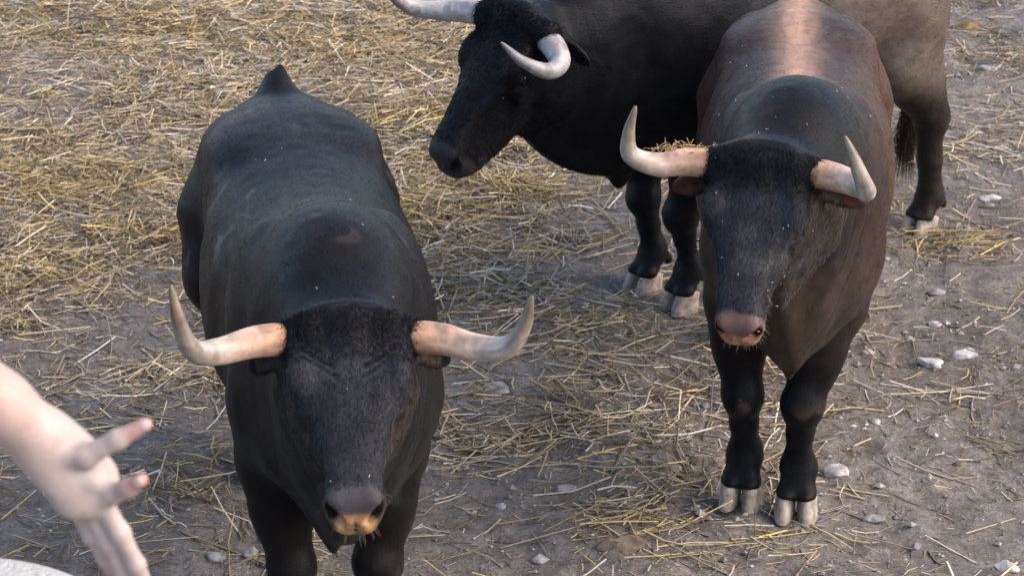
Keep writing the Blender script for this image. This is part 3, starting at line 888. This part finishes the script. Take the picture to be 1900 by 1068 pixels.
# ------------------------------------------------------------------ straw
STRAW_COLS = np.array([(.50, .39, .22), (.46, .37, .23), (.56, .47, .32), (.42, .30, .14), (.50, .36, .14), (.36, .29, .19), (.62, .55, .44)])

def density(x, y):
    d = np.array([.63 + 1.73, 9.03 - 7.35]); d /= np.linalg.norm(d)
    t = -(x + 1.73) * d[1] + (y - 7.35) * d[0]
    t = t + 1.1 * N2.fbm(x, y, 1.3, 3)
    den = .24 + .76 * smooth(-1.2, .45, t)
    den = den * (1 - .62 * smooth(.75, 1.6, x))
    den = den * (1 - .35 * smooth(6.8, 5.8, y))
    nz = 1.2 * N2.fbm(x + 77, y + 3, .9, 3)
    edge = smooth(4.1, 2.7, np.abs(x) + nz) * smooth(13.2, 11.6, y + nz)
    return edge * np.clip(den * (0.30 + 1.5 * np.clip(N2.fbm(x + 40, y, 2.6, 4, .6) * 1.3 + .35, 0, 1)), .03, 1)

def straw_mesh(name, P, az, ln, rad, lift, col, segs, seed, ring=3):
    r = np.random.default_rng(seed)
    n = len(P)
    t = np.linspace(-.5, .5, segs + 1)
    bend = r.normal(0, .16, n); kink = r.normal(0, .35, n) * (r.random(n) < .25); kp = r.uniform(-.3, .3, n)
    tilt = r.normal(0, .22, n)
    dx, dy = np.cos(az), np.sin(az)
    side = bend[:, None] * (t**2)[None] + kink[:, None] * np.maximum(0, t[None] - kp[:, None])
    sag = -r.uniform(0, .25, n)[:, None] * (t**2)[None]
    X = P[:, 0:1] + ln[:, None] * (t[None] * dx[:, None] - side * dy[:, None])
    Y = P[:, 1:2] + ln[:, None] * (t[None] * dy[:, None] + side * dx[:, None])
    G = ground_h(X, Y)
    Z = np.maximum(ground_h(P[:, 0:1], P[:, 1:2]) + lift[:, None] + ln[:, None] * (tilt[:, None] * t[None] + sag), G + rad[:, None] * .6 + .3 * lift[:, None])
    C = np.stack([X, Y, Z], -1)
    a0 = r.uniform(0, 6.28, n)
    V = np.zeros((n, segs + 1, ring, 3))
    nd = np.stack([-dy, dx, np.zeros(n)], 1)
    for q in range(ring):
        a = a0 + q * 2 * math.pi / ring
        off = (np.cos(a)[:, None] * nd + np.sin(a)[:, None] * np.array([0, 0, .8])) * rad[:, None]
        V[:, :, q] = C + off[:, None, :]
    base = (np.arange(n) * (segs + 1) * ring)[:, None, None]
    i = np.arange(segs)[None, :, None]; j = np.arange(ring)[None, None, :]
    a = base + i * ring + j; b = base + i * ring + (j + 1) % ring
    F = np.stack([a, b, b + ring, a + ring], -1).reshape(-1, 4)
    o = mesh_obj(name, V.reshape(-1, 3), F, M_STRAW, None, True)
    shade = np.clip(col, .01, 1)
    vcol(o, 'tint', np.repeat(shade, (segs + 1) * ring, axis=0))
    return o

def scatter(n, seed, power=1.0):
    r = np.random.default_rng(seed); out = []
    got = 0
    while got < n:
        x = r.uniform(-4.4, 4.4, n); y = r.uniform(4.4, 13.6, n)
        k = r.random(n) < density(x, y)**power
        out.append(np.stack([x[k], y[k]], 1)); got += k.sum()
    return np.concatenate(out)[:n], r

def build_straw():
    # long stems
    P, r = scatter(88000, 11, 1.6)
    CL = [(940, 355, .20, 500, 1), (60, 350, .35, 700, 1), (230, 430, .3, 420, 1), (300, 60, .5, 700, 1), (640, 90, .45, 700, 1), (780, 400, .25, 350, 1),
          (1040, 800, .12, 26, 1), (1180, 790, .25, 60, 0), (930, 560, .3, 160, 0), (1010, 640, .3, 130, 0), (860, 770, .25, 70, 0), (1130, 960, .16, 40, 1),
          (1720, 900, .3, 40, 0), (1660, 740, .3, 60, 0), (1790, 460, .18, 140, 1), (820, 230, .3, 420, 1), (120, 760, .4, 160, 0), (330, 900, .3, 160, 1), (1850, 300, .4, 90, 0),
          (920, 850, .2, 60, 0), (1420, 1000, .3, 80, 0), (240, 350, .3, 300, 1), (60, 520, .25, 260, 1), (1750, 200, .4, 120, 0), (480, 1010, .3, 70, 0)]
    az = r.uniform(0, 2 * math.pi, len(P)); gold = np.zeros(len(P))
    az = np.where(r.random(len(P)) < .2, r.normal(.15, .7, len(P)), az)
    for (px, py, rr, n, g) in CL:
        c = on_ground(px, py)
        P = np.concatenate([P, c[:2] + r.normal(0, rr * .5, (n, 2)) * np.array([1.3, .8])])
        az = np.concatenate([az, r.normal(r.uniform(-.8, .8), .9, n)]); gold = np.concatenate([gold, np.full(n, g)])
    n = len(P); den = density(P[:, 0], P[:, 1])
    ln = np.clip(r.lognormal(math.log(.085), .6, n), .02, .34)
    rad = r.uniform(.0014, .0034, n) * np.clip(ln / .09, .7, 1.1)
    lift = r.random(n)**1.5 * (.008 + .040 * den + .03 * gold)
    pick = r.integers(0, len(STRAW_COLS), n)
    pick = np.where((gold > 0) & (r.random(n) < .6), 4, pick)
    col = STRAW_COLS[pick] * r.choice([.28, .5, .75, 1.0, 1.35], (n, 1), p=[.18, .25, .26, .20, .11]) * np.array([.97, .95, 1.0]) * r.uniform(.85, 1.15, (n, 1))
    o = straw_mesh('straw', P, az, ln, rad, lift, col, 2, 12)
    tag(o, 'loose yellow straw stems scattered thickly over the earth', 'straw', None, 'stuff')
    # chaff
    P, r = scatter(55000, 21, .6)
    n = len(P)
    ln = np.clip(r.lognormal(math.log(.028), .5, n), .008, .09)
    col = STRAW_COLS[r.integers(0, len(STRAW_COLS), n)] * r.choice([.25, .45, .7, 1.0], (n, 1), p=[.35, .3, .25, .1])
    o = straw_mesh('chaff', P, r.uniform(0, 6.28, n), ln, r.uniform(.0007, .0018, n), r.random(n) * .006, col, 1, 22)
    tag(o, 'short chopped chaff strewn over the trampled earth', 'chaff', None, 'stuff')
build_straw()

# ------------------------------------------------------------------ stones
M_STONE = mat_vcol('stone', 'tint', 0.85, 0.3, 45, 0.6, 1.3, 0.6, 0.006)

def blob(cx, cy, a, b, h, yaw, seed, rough, col, name, label, cat, group=None, sink=0.42, seg=26, rings=16):
    V, F = [], []
    for i in range(rings + 1):
        th = math.pi * i / rings
        for j in range(seg):
            ph = 2 * math.pi * j / seg
            V.append((math.sin(th) * math.cos(ph), math.sin(th) * math.sin(ph), math.cos(th)))
    V = np.array(V)
    for i in range(rings):
        for j in range(seg):
            F.append([i * seg + j, (i + 1) * seg + j, (i + 1) * seg + (j + 1) % seg, i * seg + (j + 1) % seg])
    k = N3(V + seed * 1.7, 1.1) * 1.1 + N3(V + seed * 2.9, 2.6) * .55 + N3(V - seed, 7) * .18
    # a few chipped facets
    r = np.random.default_rng(seed)
    W = V * (1 + rough * k)[:, None]
    for _ in range(10):
        n = unit(r.normal(0, 1, 3)); d = r.uniform(.58, .85)
        ex = np.maximum(0, W @ n - d); W = W - np.outer(ex * .97, n)
    W = W * np.array([a, b, h])
    c, s_ = math.cos(yaw), math.sin(yaw)
    X = W[:, 0] * c - W[:, 1] * s_; Y = W[:, 0] * s_ + W[:, 1] * c
    gz = float(ground_h(np.array([cx]), np.array([cy]))[0])
    o = mesh_obj(name, np.stack([X, Y, W[:, 2]], 1), F, M_STONE)
    o.location = (cx, cy, gz + h * (1 - 2 * sink) * .9)
    t = np.clip(.75 + .5 * N3(W * 30 + seed, 1.0) * 2, .4, 1.4)
    dirt = smooth(.15, -.5, W[:, 2] / h + .6 * N3(W * 40 + seed, 1.0))
    vcol(o, 'tint', mixc(np.array(col)[None] * t[:, None], (.19, .165, .15), dirt * .8))
    tag(o, label, cat, group)
    return o

PALE, GREY, PINK, BROWN = (.50, .47, .46), (.29, .27, .265), (.34, .27, .25), (.17, .125, .085)
STONES = [
    (1728, 664, 56, 30, PALE, 'flat whitish stone, left one of the pale pair at the right edge'),
    (1792, 654, 56, 42, PALE, 'large rounded whitish stone, right one of the pale pair at the right edge'),
    (1612, 646, 30, 24, PINK, 'small pinkish pebble beside the brown bull below its chest'),
    (1550, 863, 68, 30, PALE, 'long flat pale stone right of the brown bull front hooves'),
    (1618, 956, 48, 26, GREY, 'grey half buried stone to the right of the brown bull hooves'),
    (1884, 681, 26, 22, GREY, 'small blue grey pebble at the right edge of the picture'),
    (1865, 1055, 44, 32, PALE, 'whitish stone in the bottom right corner'),
    (1213, 741, 26, 20, PINK, 'small oval pale pebble between the two front bulls'),
    (1308, 741, 14, 20, PALE, 'tiny white pebble left of the brown bull knee'),
    (1622, 778, 26, 20, PALE, 'small whitish chipped stone right of the brown bull knees'),
    (1646, 832, 26, 20, PINK, 'small pinkish pebble above the long flat pale stone'),
    (1318, 857, 34, 26, GREY, 'blue grey stone left of the brown bull front legs'),
    (1290, 852, 26, 22, BROWN, 'dull brown pebble touching the blue grey stone'),
    (926, 714, 62, 34, GREY, 'grey stone on the ground below the left bull horn tip'),
    (908, 582, 40, 34, BROWN, 'brown stone beside the tip of the left bull horn'),
    (400, 1016, 48, 32, GREY, 'dusty grey stone left of the left bull foreleg'),
    (466, 1012, 36, 44, GREY, 'grey stone tucked against the left bull foreleg'),
    (1157, 1005, 100, 56, BROWN, 'big flat brown clod of earth at the bottom edge'),
    (1043, 897, 46, 28, GREY, 'flat grey stone under crossed straw stems'),
    (1838, 365, 44, 24, PALE, 'pale stone to the right of the rear bull hind hoof'),
    (1736, 536, 36, 20, GREY, 'low grey stone in the dirt right of the brown bull'),
    (1738, 476, 40, 18, GREY, 'grey stone below the rear bull hind hoof'),
    (1372, 812, 30, 36, BROWN, 'brown stone behind the brown bull right foreleg'),
    (1342, 668, 40, 38, PINK, 'pinkish stone under the brown bull muzzle'),
    (1782, 613, 20, 18, GREY, 'small grey pebble above the pale pair of stones'),
    (1738, 594, 30, 18, PALE, 'small pale stone uphill from the flat whitish one'),
    (1190, 829, 18, 16, PALE, 'tiny pale pebble in the open dirt between the bulls'),
    (1793, 418, 14, 26, PALE, 'tiny upright white pebble right of the rear hind hoof'),
    (1832, 120, 50, 24, GREY, 'grey stone beside the dung in the upper right corner'),
    (1690, 620, 22, 14, GREY, 'tiny grey pebble between the brown bull and the pale stones'),
    (1000, 1022, 46, 22, GREY, 'flat grey stone lying left of the big brown clod'),
    (930, 930, 26, 16, GREY, 'small dull pebble right of the left bull foreleg'),
    (1700, 1010, 24, 14, GREY, 'small grey pebble near the bottom right corner'),
    (1780, 860, 26, 14, BROWN, 'dark brown pebble in the bare dirt at right'),
]
for i, (px, py, wpx, hpx, col, lab) in enumerate(STONES):
    g = on_ground(px, py + hpx * .25); s_ = px_scale(g)
    a = wpx / s_ * .5; hh = max(hpx * .62 / s_ * .5, .008)
    blob(g[0], g[1], a, a * random.uniform(.65, .9), hh * 1.15, random.uniform(-.3, .3), i + 1, .55, np.array(col) * random.uniform(.85, 1.1), 'stone' if 'clod' not in lab else 'earth_clod', lab, 'stone' if 'clod' not in lab else 'clod',
         'stones lying on the earth' if 'clod' not in lab else None)
g = on_ground(1795, 52)
blob(g[0], g[1], .085, .05, .03, .0, 71, .9, (.20, .13, .06), 'dung_heap', 'dry yellowish brown dung heap in the upper right corner', 'dung')

# ------------------------------------------------------------------ straw caught on the animals
def wisp(name, label, cat, c, n, size, col, seed, up=.3, rad=.0011):
    r = np.random.default_rng(seed)
    V, F = [], []
    for i in range(n):
        p0 = np.array(c) + r.normal(0, 1, 3) * np.array(size) * .5
        d = unit(r.normal(0, 1, 3) * np.array([1, .7, up])); L = r.uniform(.02, .06)
        pth = np.stack([p0 - d * L * .5, p0 + r.normal(0, .003, 3), p0 + d * L * .5 + np.array([0, 0, -.004])])
        v, f = tube(pth, [rad * .8, rad, rad * .6], 4)
        V.append(v); F.append(f)
    V, F = join(list(zip(V, F)))
    o = mesh_obj(name, V, F, M_STRAW)
    vcol(o, 'tint', np.array(col)[None] * (1 + .6 * N3(V, 60))[:, None])
    return tag(o, label, cat)

def wl(S, p):          # bull-local point to world
    a = S['root'].rotation_euler[2]; c, s_ = math.cos(a), math.sin(a)
    return np.array([S['pos'][0] + p[0] * c - p[1] * s_, S['pos'][1] + p[0] * s_ + p[1] * c, p[2]])
hp = wl(B2, B2['H'](.015, -.19, -.035))
wisp('straw_wisp', 'wisp of chewed straw lying on the brown bull horn nearest the rear bull', 'straw', hp + np.array([-.012, 0, .034]), 90, (.085, .025, .008), (.30, .20, .09), 5, .35)

def flecks(S, n, seed, name, label):
    r = np.random.default_rng(seed)
    v, nr = S['v'], S['n']
    w_ = np.clip(nr[:, 2], 0, 1) * (v[:, 0] > -.7) + .5 * S['inhead'] * (nr[:, 0] > 0)
    k = r.choice(len(v), n, p=w_ / w_.sum())
    V, F = [], []
    for i in k:
        p = wl(S, v[i] + nr[i] * .006); d = unit(np.cross(nr[i], r.normal(0, 1, 3))); L = r.uniform(.002, .008) * (2.5 if r.random() < .08 else 1)
        d = wl(S, d) - wl(S, np.zeros(3))
        a, b = tube(np.stack([p - d * L * .5, p, p + d * L * .5]), [.0009, .0012, .0008], 4)
        V.append(a); F.append(b)
    V, F = join(list(zip(V, F)))
    o = mesh_obj(name, V, F, M_STRAW); vcol(o, 'tint', np.tile((.28, .26, .23), (len(V), 1)))
    tag(o, label, 'chaff', None, 'stuff')
flecks(B1, 12, 31, 'straw_flecks', 'pale flecks of chaff on the left bull hide')
flecks(B2, 55, 32, 'straw_flecks', 'pale flecks of chaff on the brown bull head and neck')
flecks(B3, 16, 33, 'straw_flecks', 'pale flecks of chaff on the rear bull hide')

def whiskers(S, n, seed, col, ln=.03):
    r = np.random.default_rng(seed); hd = S['hd']
    ok = np.where(S['inhead'] & (hd[:, 0] > .36) & (hd[:, 2] < -.06) & ((hd[:, 0] < .45) | (hd[:, 2] < -.11)))[0]
    k = r.choice(ok, n)
    p = S['v'][k]; nn = S['n'][k]
    d = nn + S['A'][0] * .3 - np.array([0, 0, .35]) + r.normal(0, .25, (n, 3)); d /= np.linalg.norm(d, axis=1)[:, None]
    L = ln * r.uniform(.3, 1.2, (n, 1)); t = np.linspace(0, 1, 4)[None, :, None]
    pts = p[:, None] + t * L[:, None] * d[:, None] + t**2 * L[:, None] * np.array([0, 0, -.3])
    hair_obj('muzzle_whiskers', pts, np.full(n, .0005), np.array(col)[None] * r.uniform(.6, 1.2, (n, 1)), M_FUR, S['root'])
whiskers(B1, 110, 41, (.12, .10, .08), .018)
whiskers(B2, 130, 42, (.20, .15, .11), .020)
whiskers(B3, 120, 43, (.03, .03, .03))

def tail_tuft(S, n, seed, ln, col):
    r = np.random.default_rng(seed)
    tp = spline_pts(S['tail'], 30); tp[:, 0] = np.where(tp[:, 0] < 0, tp[:, 0] * S.get('len', 1), tp[:, 0])
    k = r.integers(19, 30, n)
    p = tp[k] + r.normal(0, .008, (n, 3))
    d = np.array([0, 0, -1.0]) + r.normal(0, .13, (n, 3))
    L = ln * r.uniform(.6, 1.1, (n, 1)); t = np.linspace(0, 1, 6)[None, :, None]
    ph = r.uniform(0, 6.28, (n, 1, 1)); wv = .010 * np.sin(t * 7 + ph) * np.concatenate([np.ones((n, 6, 1)), np.ones((n, 6, 1)), np.zeros((n, 6, 1))], 2)
    pts = p[:, None] + t * L[:, None] * d[:, None] + wv * t
    hair_obj('tail_tuft', pts, np.full(n, .0007), np.array(col)[None] * r.uniform(.5, 1.4, (n, 1)), M_FUR, S['root'])
tail_tuft(B1, 900, 51, .22, (.014, .012, .012))
tail_tuft(B2, 900, 52, .22, (.018, .012, .010))
tail_tuft(B3, 1600, 53, .24, (.022, .014, .011))

# ------------------------------------------------------------------ white wall in the near left corner
M_WALL = mat_plain('whitewash', (.56, .53, .49), .95, .15, 130, .68, 1.15, 1.0, .012)
def build_wall():
    cx, cy, rad, top = WALL
    seg = 40
    outline = [(cx + rad * math.cos(a), cy + rad * math.sin(a)) for a in np.linspace(-math.pi / 2, math.pi / 2, seg)]
    outline += [(x, cy + rad) for x in np.linspace(cx - .15, -5, 30)] + [(x, cy - rad) for x in np.linspace(-5, cx - .15, 30)]
    outline = np.array(outline); n = len(outline)
    def inset(d):
        c = outline.copy()
        o = np.empty_like(c)
        ctr = np.stack([np.minimum(c[:, 0], cx), np.full(n, cy)], 1)
        v = c - ctr; L = np.linalg.norm(v, axis=1)[:, None]
        return ctr + v * (L - d) / L
    rings = [(0, -.05), (0, top * .5), (0, top - .08), (.008, top - .045), (.028, top - .018), (.06, top - .004), (.11, top), (rad * .7, top + .004), (rad * .9995, top + .005)]
    V = np.concatenate([np.concatenate([inset(d), np.full((n, 1), z)], 1) for d, z in rings])
    V = V + .006 * np.stack([N3(V, 6), N3(V + 4, 6), N3(V + 8, 6)], 1)
    F = [[i * n + j, i * n + (j + 1) % n, (i + 1) * n + (j + 1) % n, (i + 1) * n + j] for i in range(len(rings) - 1) for j in range(n)]
    o = mesh_obj('whitewashed_wall', V, F, M_WALL)
    tag(o, 'whitewashed wall with rounded end in the bottom left corner', 'wall')
WALL = (-0.88, 3.07, .33, 1.290)
build_wall()

# ------------------------------------------------------------------ spectator's outstretched arm, with the person it belongs to
M_SKIN = mat_vcol('skin', 'tint', 0.5, 0.35, 90, 0.9, 1.08, 0.25, 0.0015)
M_SHIRT = mat_plain('shirt_cloth', (.10, .13, .20), .85, .2, 180, .85, 1.1, .4, .002)
M_TROUSER = mat_plain('trouser_cloth', (.06, .06, .07), .85, .2, 160, .8, 1.15, .4, .002)
M_SHOE = mat_plain('shoe_leather', (.05, .035, .025), .5, .4, 60, .8, 1.15, .3, .002)
M_HAIR = mat_plain('head_hair', (.04, .025, .018), .55, .3, 140, .5, 1.4, .8, .004)
M_NAIL = mat_plain('fingernail', (.52, .36, .32), .3, .5, 60, .92, 1.06, .1, .001)
M_CONC = mat_plain('concrete', (.36, .34, .32), .9, .3, 14, .75, 1.15, .5, .006)

def build_person():
    HY = 2.32
    def hp(px, py, dy=0.0): return at_y(px, py, HY + dy)
    elbow, wrist = hp(-260, 560, -.06), hp(62, 800)
    F = Field(np.minimum(elbow, hp(280, 1200)) - .12, np.maximum(elbow, hp(290, 760)) + np.array([.08, .12, .12]), .003)
    d = unit(hp(165, 905) - wrist); view = unit(hp(120, 850) - np.array([0, 0, CAM_H])); sd = unit(np.cross(d, view)); th = np.cross(d, sd)
    F.chain([elbow, elbow * .65 + wrist * .35, elbow * .2 + wrist * .8, wrist], [.043, .047, .034, .030], .02)
    F.ell(wrist + d * .012, (.035, .031, .022), np.stack([d, sd, th]), .02)
    F.ell(hp(122, 858), (.052, .040, .019), np.stack([d, sd, th]), .02)
    F.ell(hp(160, 905), (.032, .040, .016), np.stack([d, sd, th]), .015)
    fing = [
        ([(105, 842), (160, 846), (218, 815), (270, 787)], [-.004, -.012, -.014, -.012], [.017, .0125, .0105, .0080]),
        ([(172, 893), (208, 915), (238, 905), (262, 890)], [.0, -.010, -.022, -.030], [.0125, .0112, .0098, .0082]),
        ([(185, 925), (222, 988), (252, 1046), (276, 1098)], [.0, -.006, -.002, .006], [.0125, .0112, .0100, .0082]),
        ([(165, 940), (200, 1005), (228, 1062), (248, 1108)], [.004, .0, .006, .014], [.0122, .0108, .0096, .0080]),
        ([(142, 938), (170, 992), (194, 1034), (212, 1070)], [.008, .006, .012, .020], [.0112, .0096, .0085, .0072])]
    for pts, dy, rad in fing:
        P3 = [hp(p[0], p[1], q) for p, q in zip(pts, dy)]
        F.chain(P3, rad, .006)
        for j in (1, 2): F.ell(P3[j], (rad[j] * 1.06,) * 3, None, .004)
    for pts, dy, rad in fing[1:]:
        F.ell(hp(*pts[0]) - view * .008, (.012, .012, .009), None, .008)
    v, f, n = F.mesh(2)
    root = bpy.data.objects.new('person', None); COL.objects.link(root)
    base = np.array([-1.02, 2.08, .98]); root.location = base
    tag(root, 'person at the left edge reaching out a bare arm, fingers pointing down', 'person')
    # the rest of the body
    G = Field((-1.5, 1.7, .95), (-.55, 2.5, 2.85), .010)
    sho = np.array([-.86, 2.10, 2.36]); shl = np.array([-1.20, 2.06, 2.36]); hd = np.array([-1.02, 2.16, 2.62])
    G.chain([sho, elbow + np.array([0, 0, .0])], [.052, .045], .03)
    ell_ = np.array([-1.30, 2.06, 2.08]); G.chain([shl, ell_, np.array([-1.26, 2.22, 1.88]), np.array([-1.22, 2.30, 1.82])], [.052, .043, .03, .034], .03)
    for q in range(5):
        b = np.array([-1.235 + .016 * q, 2.31, 1.80 + (.03 if q == 4 else 0)]); G.chain([b, b + np.array([.004, .04, -.03]), b + np.array([.006, .05, -.065])], [.012, .011, .009], .004)
    G.chain([np.array([-1.02, 2.08, 2.36]), hd + np.array([0, -.03, -.08])], [.07, .058], .04)
    G.ell(hd + np.array([0, 0, .02]), (.078, .098, .105), None, .02)
    G.ell(hd + np.array([0, .035, -.06]), (.058, .068, .065), None, .03)
    G.chain([hd + np.array([0, .095, .02]), hd + np.array([0, .118, -.025])], [.010, .016], .012)
    for q in (-1, 1):
        G.ell(hd + np.array([q * .079, -.005, -.005]), (.010, .022, .033), None, .01)
        G.ell(hd + np.array([q * .033, .100, .018]), (.018, .012, .010), None, .01, cut=True)
    G.chain([hd + np.array([-.025, .098, -.062]), hd + np.array([.025, .098, -.062])], [.007, .007], .006)
    G.ell((-1.02, 2.08, 2.05), (.15, .10, .30), None, .03)
    v2, f2, n2 = G.mesh(2)
    V, FF = join([(v, f), (v2, f2)])
    o = mesh_obj('body', V - base, FF, M_SKIN, root)
    k = smooth(.0, .25, np.linalg.norm(V - elbow, axis=1) - .05)
    c = mixc([.43, .225, .17], [.38, .295, .265], k)
    tip = np.min([np.linalg.norm(V - hp(*pts[3], dy[3]), axis=1) for pts, dy, rad in fing], axis=0)
    c = mixc(c, [.40, .21, .175], smooth(.035, .010, tip)) * (1 + .15 * N3(V, 40))[:, None]
    vcol(o, 'tint', c)
    for pts, dy, rad in fing:
        a, b = hp(*pts[2], dy[2]), hp(*pts[3], dy[3]); ax = unit(b - a); up_ = unit(-view + ax * (view @ ax)); sdv = np.cross(ax, up_)
        u_ = ico_mesh((0, 0, 0), 1.0, root, 'fingernail', M_NAIL, 14, 8)
        co = np.array([vv.co for vv in u_.data.vertices])
        co = b - ax * rad[3] * .1 + up_ * rad[3] * .72 - base + np.outer(co[:, 0] * rad[3] * .95, ax) + np.outer(co[:, 1] * rad[3] * .72, sdv) + np.outer(co[:, 2] * rad[3] * .34, up_)
        u_.data.vertices.foreach_set('co', co.astype(np.float32).ravel()); u_.data.update()
    def cloth(name, mat, fn, lo, hi):
        K = Field(lo, hi, .010); fn(K); a, b, _ = K.mesh(2)
        return mesh_obj(name, a - base, b, mat, root)
    def shirt(K):
        K.loft((-1.02, 2.07, 0), np.array([[0, 0, 1.0], [1, 0, 0], [0, 1, 0]]), [(1.80, .12, -.12, .185, .185), (1.95, .12, -.115, .17, .17), (2.15, .13, -.12, .19, .19), (2.30, .115, -.11, .20, .20), (2.40, .08, -.08, .13, .13), (2.44, .06, -.06, .07, .07)], .03)
        K.chain([sho + np.array([-.03, 0, 0]), sho * .5 + elbow * .5], [.078, .066], .05)
        K.chain([shl + np.array([.03, 0, 0]), shl * .5 + ell_ * .5], [.078, .066], .05)
    cloth('shirt', M_SHIRT, shirt, (-1.45, 1.8, 1.78), (-.6, 2.4, 2.5))
    def trousers(K):
        K.ell((-1.02, 2.07, 1.80), (.18, .125, .13), None, .03)
        for q in (-1, 1):
            K.chain([(-1.02 + q * .09, 2.07, 1.75), (-1.02 + q * .10, 2.10, 1.46), (-1.02 + q * .11, 2.06, 1.04)], [.095, .075, .06], .03)
    cloth('trousers', M_TROUSER, trousers, (-1.35, 1.85, 1.0), (-.7, 2.35, 1.95))
    for q in (-1, 1):
        cloth('shoe', M_SHOE, lambda K: (K.ell((-1.02 + q * .115, 2.13, 1.015), (.047, .14, .045), None, .02), K.ell((-1.02 + q * .112, 2.05, 1.04), (.045, .06, .055), None, .02)), (-1.25, 1.9, .981), (-.8, 2.35, 1.13))
    cloth('hair', M_HAIR, lambda K: (K.ell(hd + np.array([0, -.015, .045]), (.087, .100, .098), None, .01), K.ell(hd + np.array([0, .12, -.02]), (.09, .09, .075), None, .02, cut=True)), hd - .15, hd + .17)
build_person()

def box(name, lo, hi, mat, bev=.012):
    me = bpy.data.meshes.new(name)
    import bmesh
    bm = bmesh.new(); bmesh.ops.create_cube(bm, size=1)
    for vv in bm.verts: vv.co = [lo[k] + (vv.co[k] + .5) * (hi[k] - lo[k]) for k in range(3)]
    bmesh.ops.bevel(bm, geom=bm.edges[:], offset=bev, segments=2, affect='EDGES')
    bm.to_mesh(me); bm.free(); me.materials.append(mat)
    o = bpy.data.objects.new(name, me); COL.objects.link(o); return o
tag(box('walkway', (-5, 1.3, -.05), (-.72, 2.73, .982), M_CONC), 'raised concrete walkway behind the whitewashed wall', None, None, 'structure')

# ------------------------------------------------------------------ crumbs of earth
def crumbs(n, seed):
    r = np.random.default_rng(seed)
    x = r.uniform(-2.9, 2.9, n); y = r.uniform(5.2, 12.4, n)
    k = r.random(n) < 1.15 - density(x, y); x, y = x[k], y[k]; n = len(x)
    sz = np.clip(r.lognormal(math.log(.0042), .55, n), .002, .016)
    o8 = np.array([[1, 0, 0], [0, 1, 0], [-1, 0, 0], [0, -1, 0], [0, 0, 1], [0, 0, -1], [.6, .6, .5], [-.6, -.5, .6]])[:6]
    V = o8[None] * r.uniform(.6, 1.3, (n, 6, 1)) * sz[:, None, None] * np.array([1, 1, .75])
    a = r.uniform(0, 6.28, n); c, s_ = np.cos(a)[:, None], np.sin(a)[:, None]
    V = np.stack([V[..., 0] * c - V[..., 1] * s_ + x[:, None], V[..., 0] * s_ + V[..., 1] * c + y[:, None], V[..., 2] + (ground_h(x, y) + sz * .3)[:, None]], -1)
    f6 = np.array([[0, 1, 4], [1, 2, 4], [2, 3, 4], [3, 0, 4], [1, 0, 5], [2, 1, 5], [3, 2, 5], [0, 3, 5]])
    F = (f6[None] + (np.arange(n) * 6)[:, None, None]).reshape(-1, 3)
    o = mesh_obj('earth_crumbs', V.reshape(-1, 3), F, M_STONE, None, False)
    col = np.array([(.17, .15, .135), (.24, .215, .20), (.32, .295, .28), (.45, .42, .40)])[r.choice(4, n, p=[.5, .33, .15, .02])]
    vcol(o, 'tint', np.repeat(col, 6, axis=0))
    tag(o, 'crumbs of earth and grit strewn over the bare ground', 'crumbs', None, 'stuff')
crumbs(20000, 61)
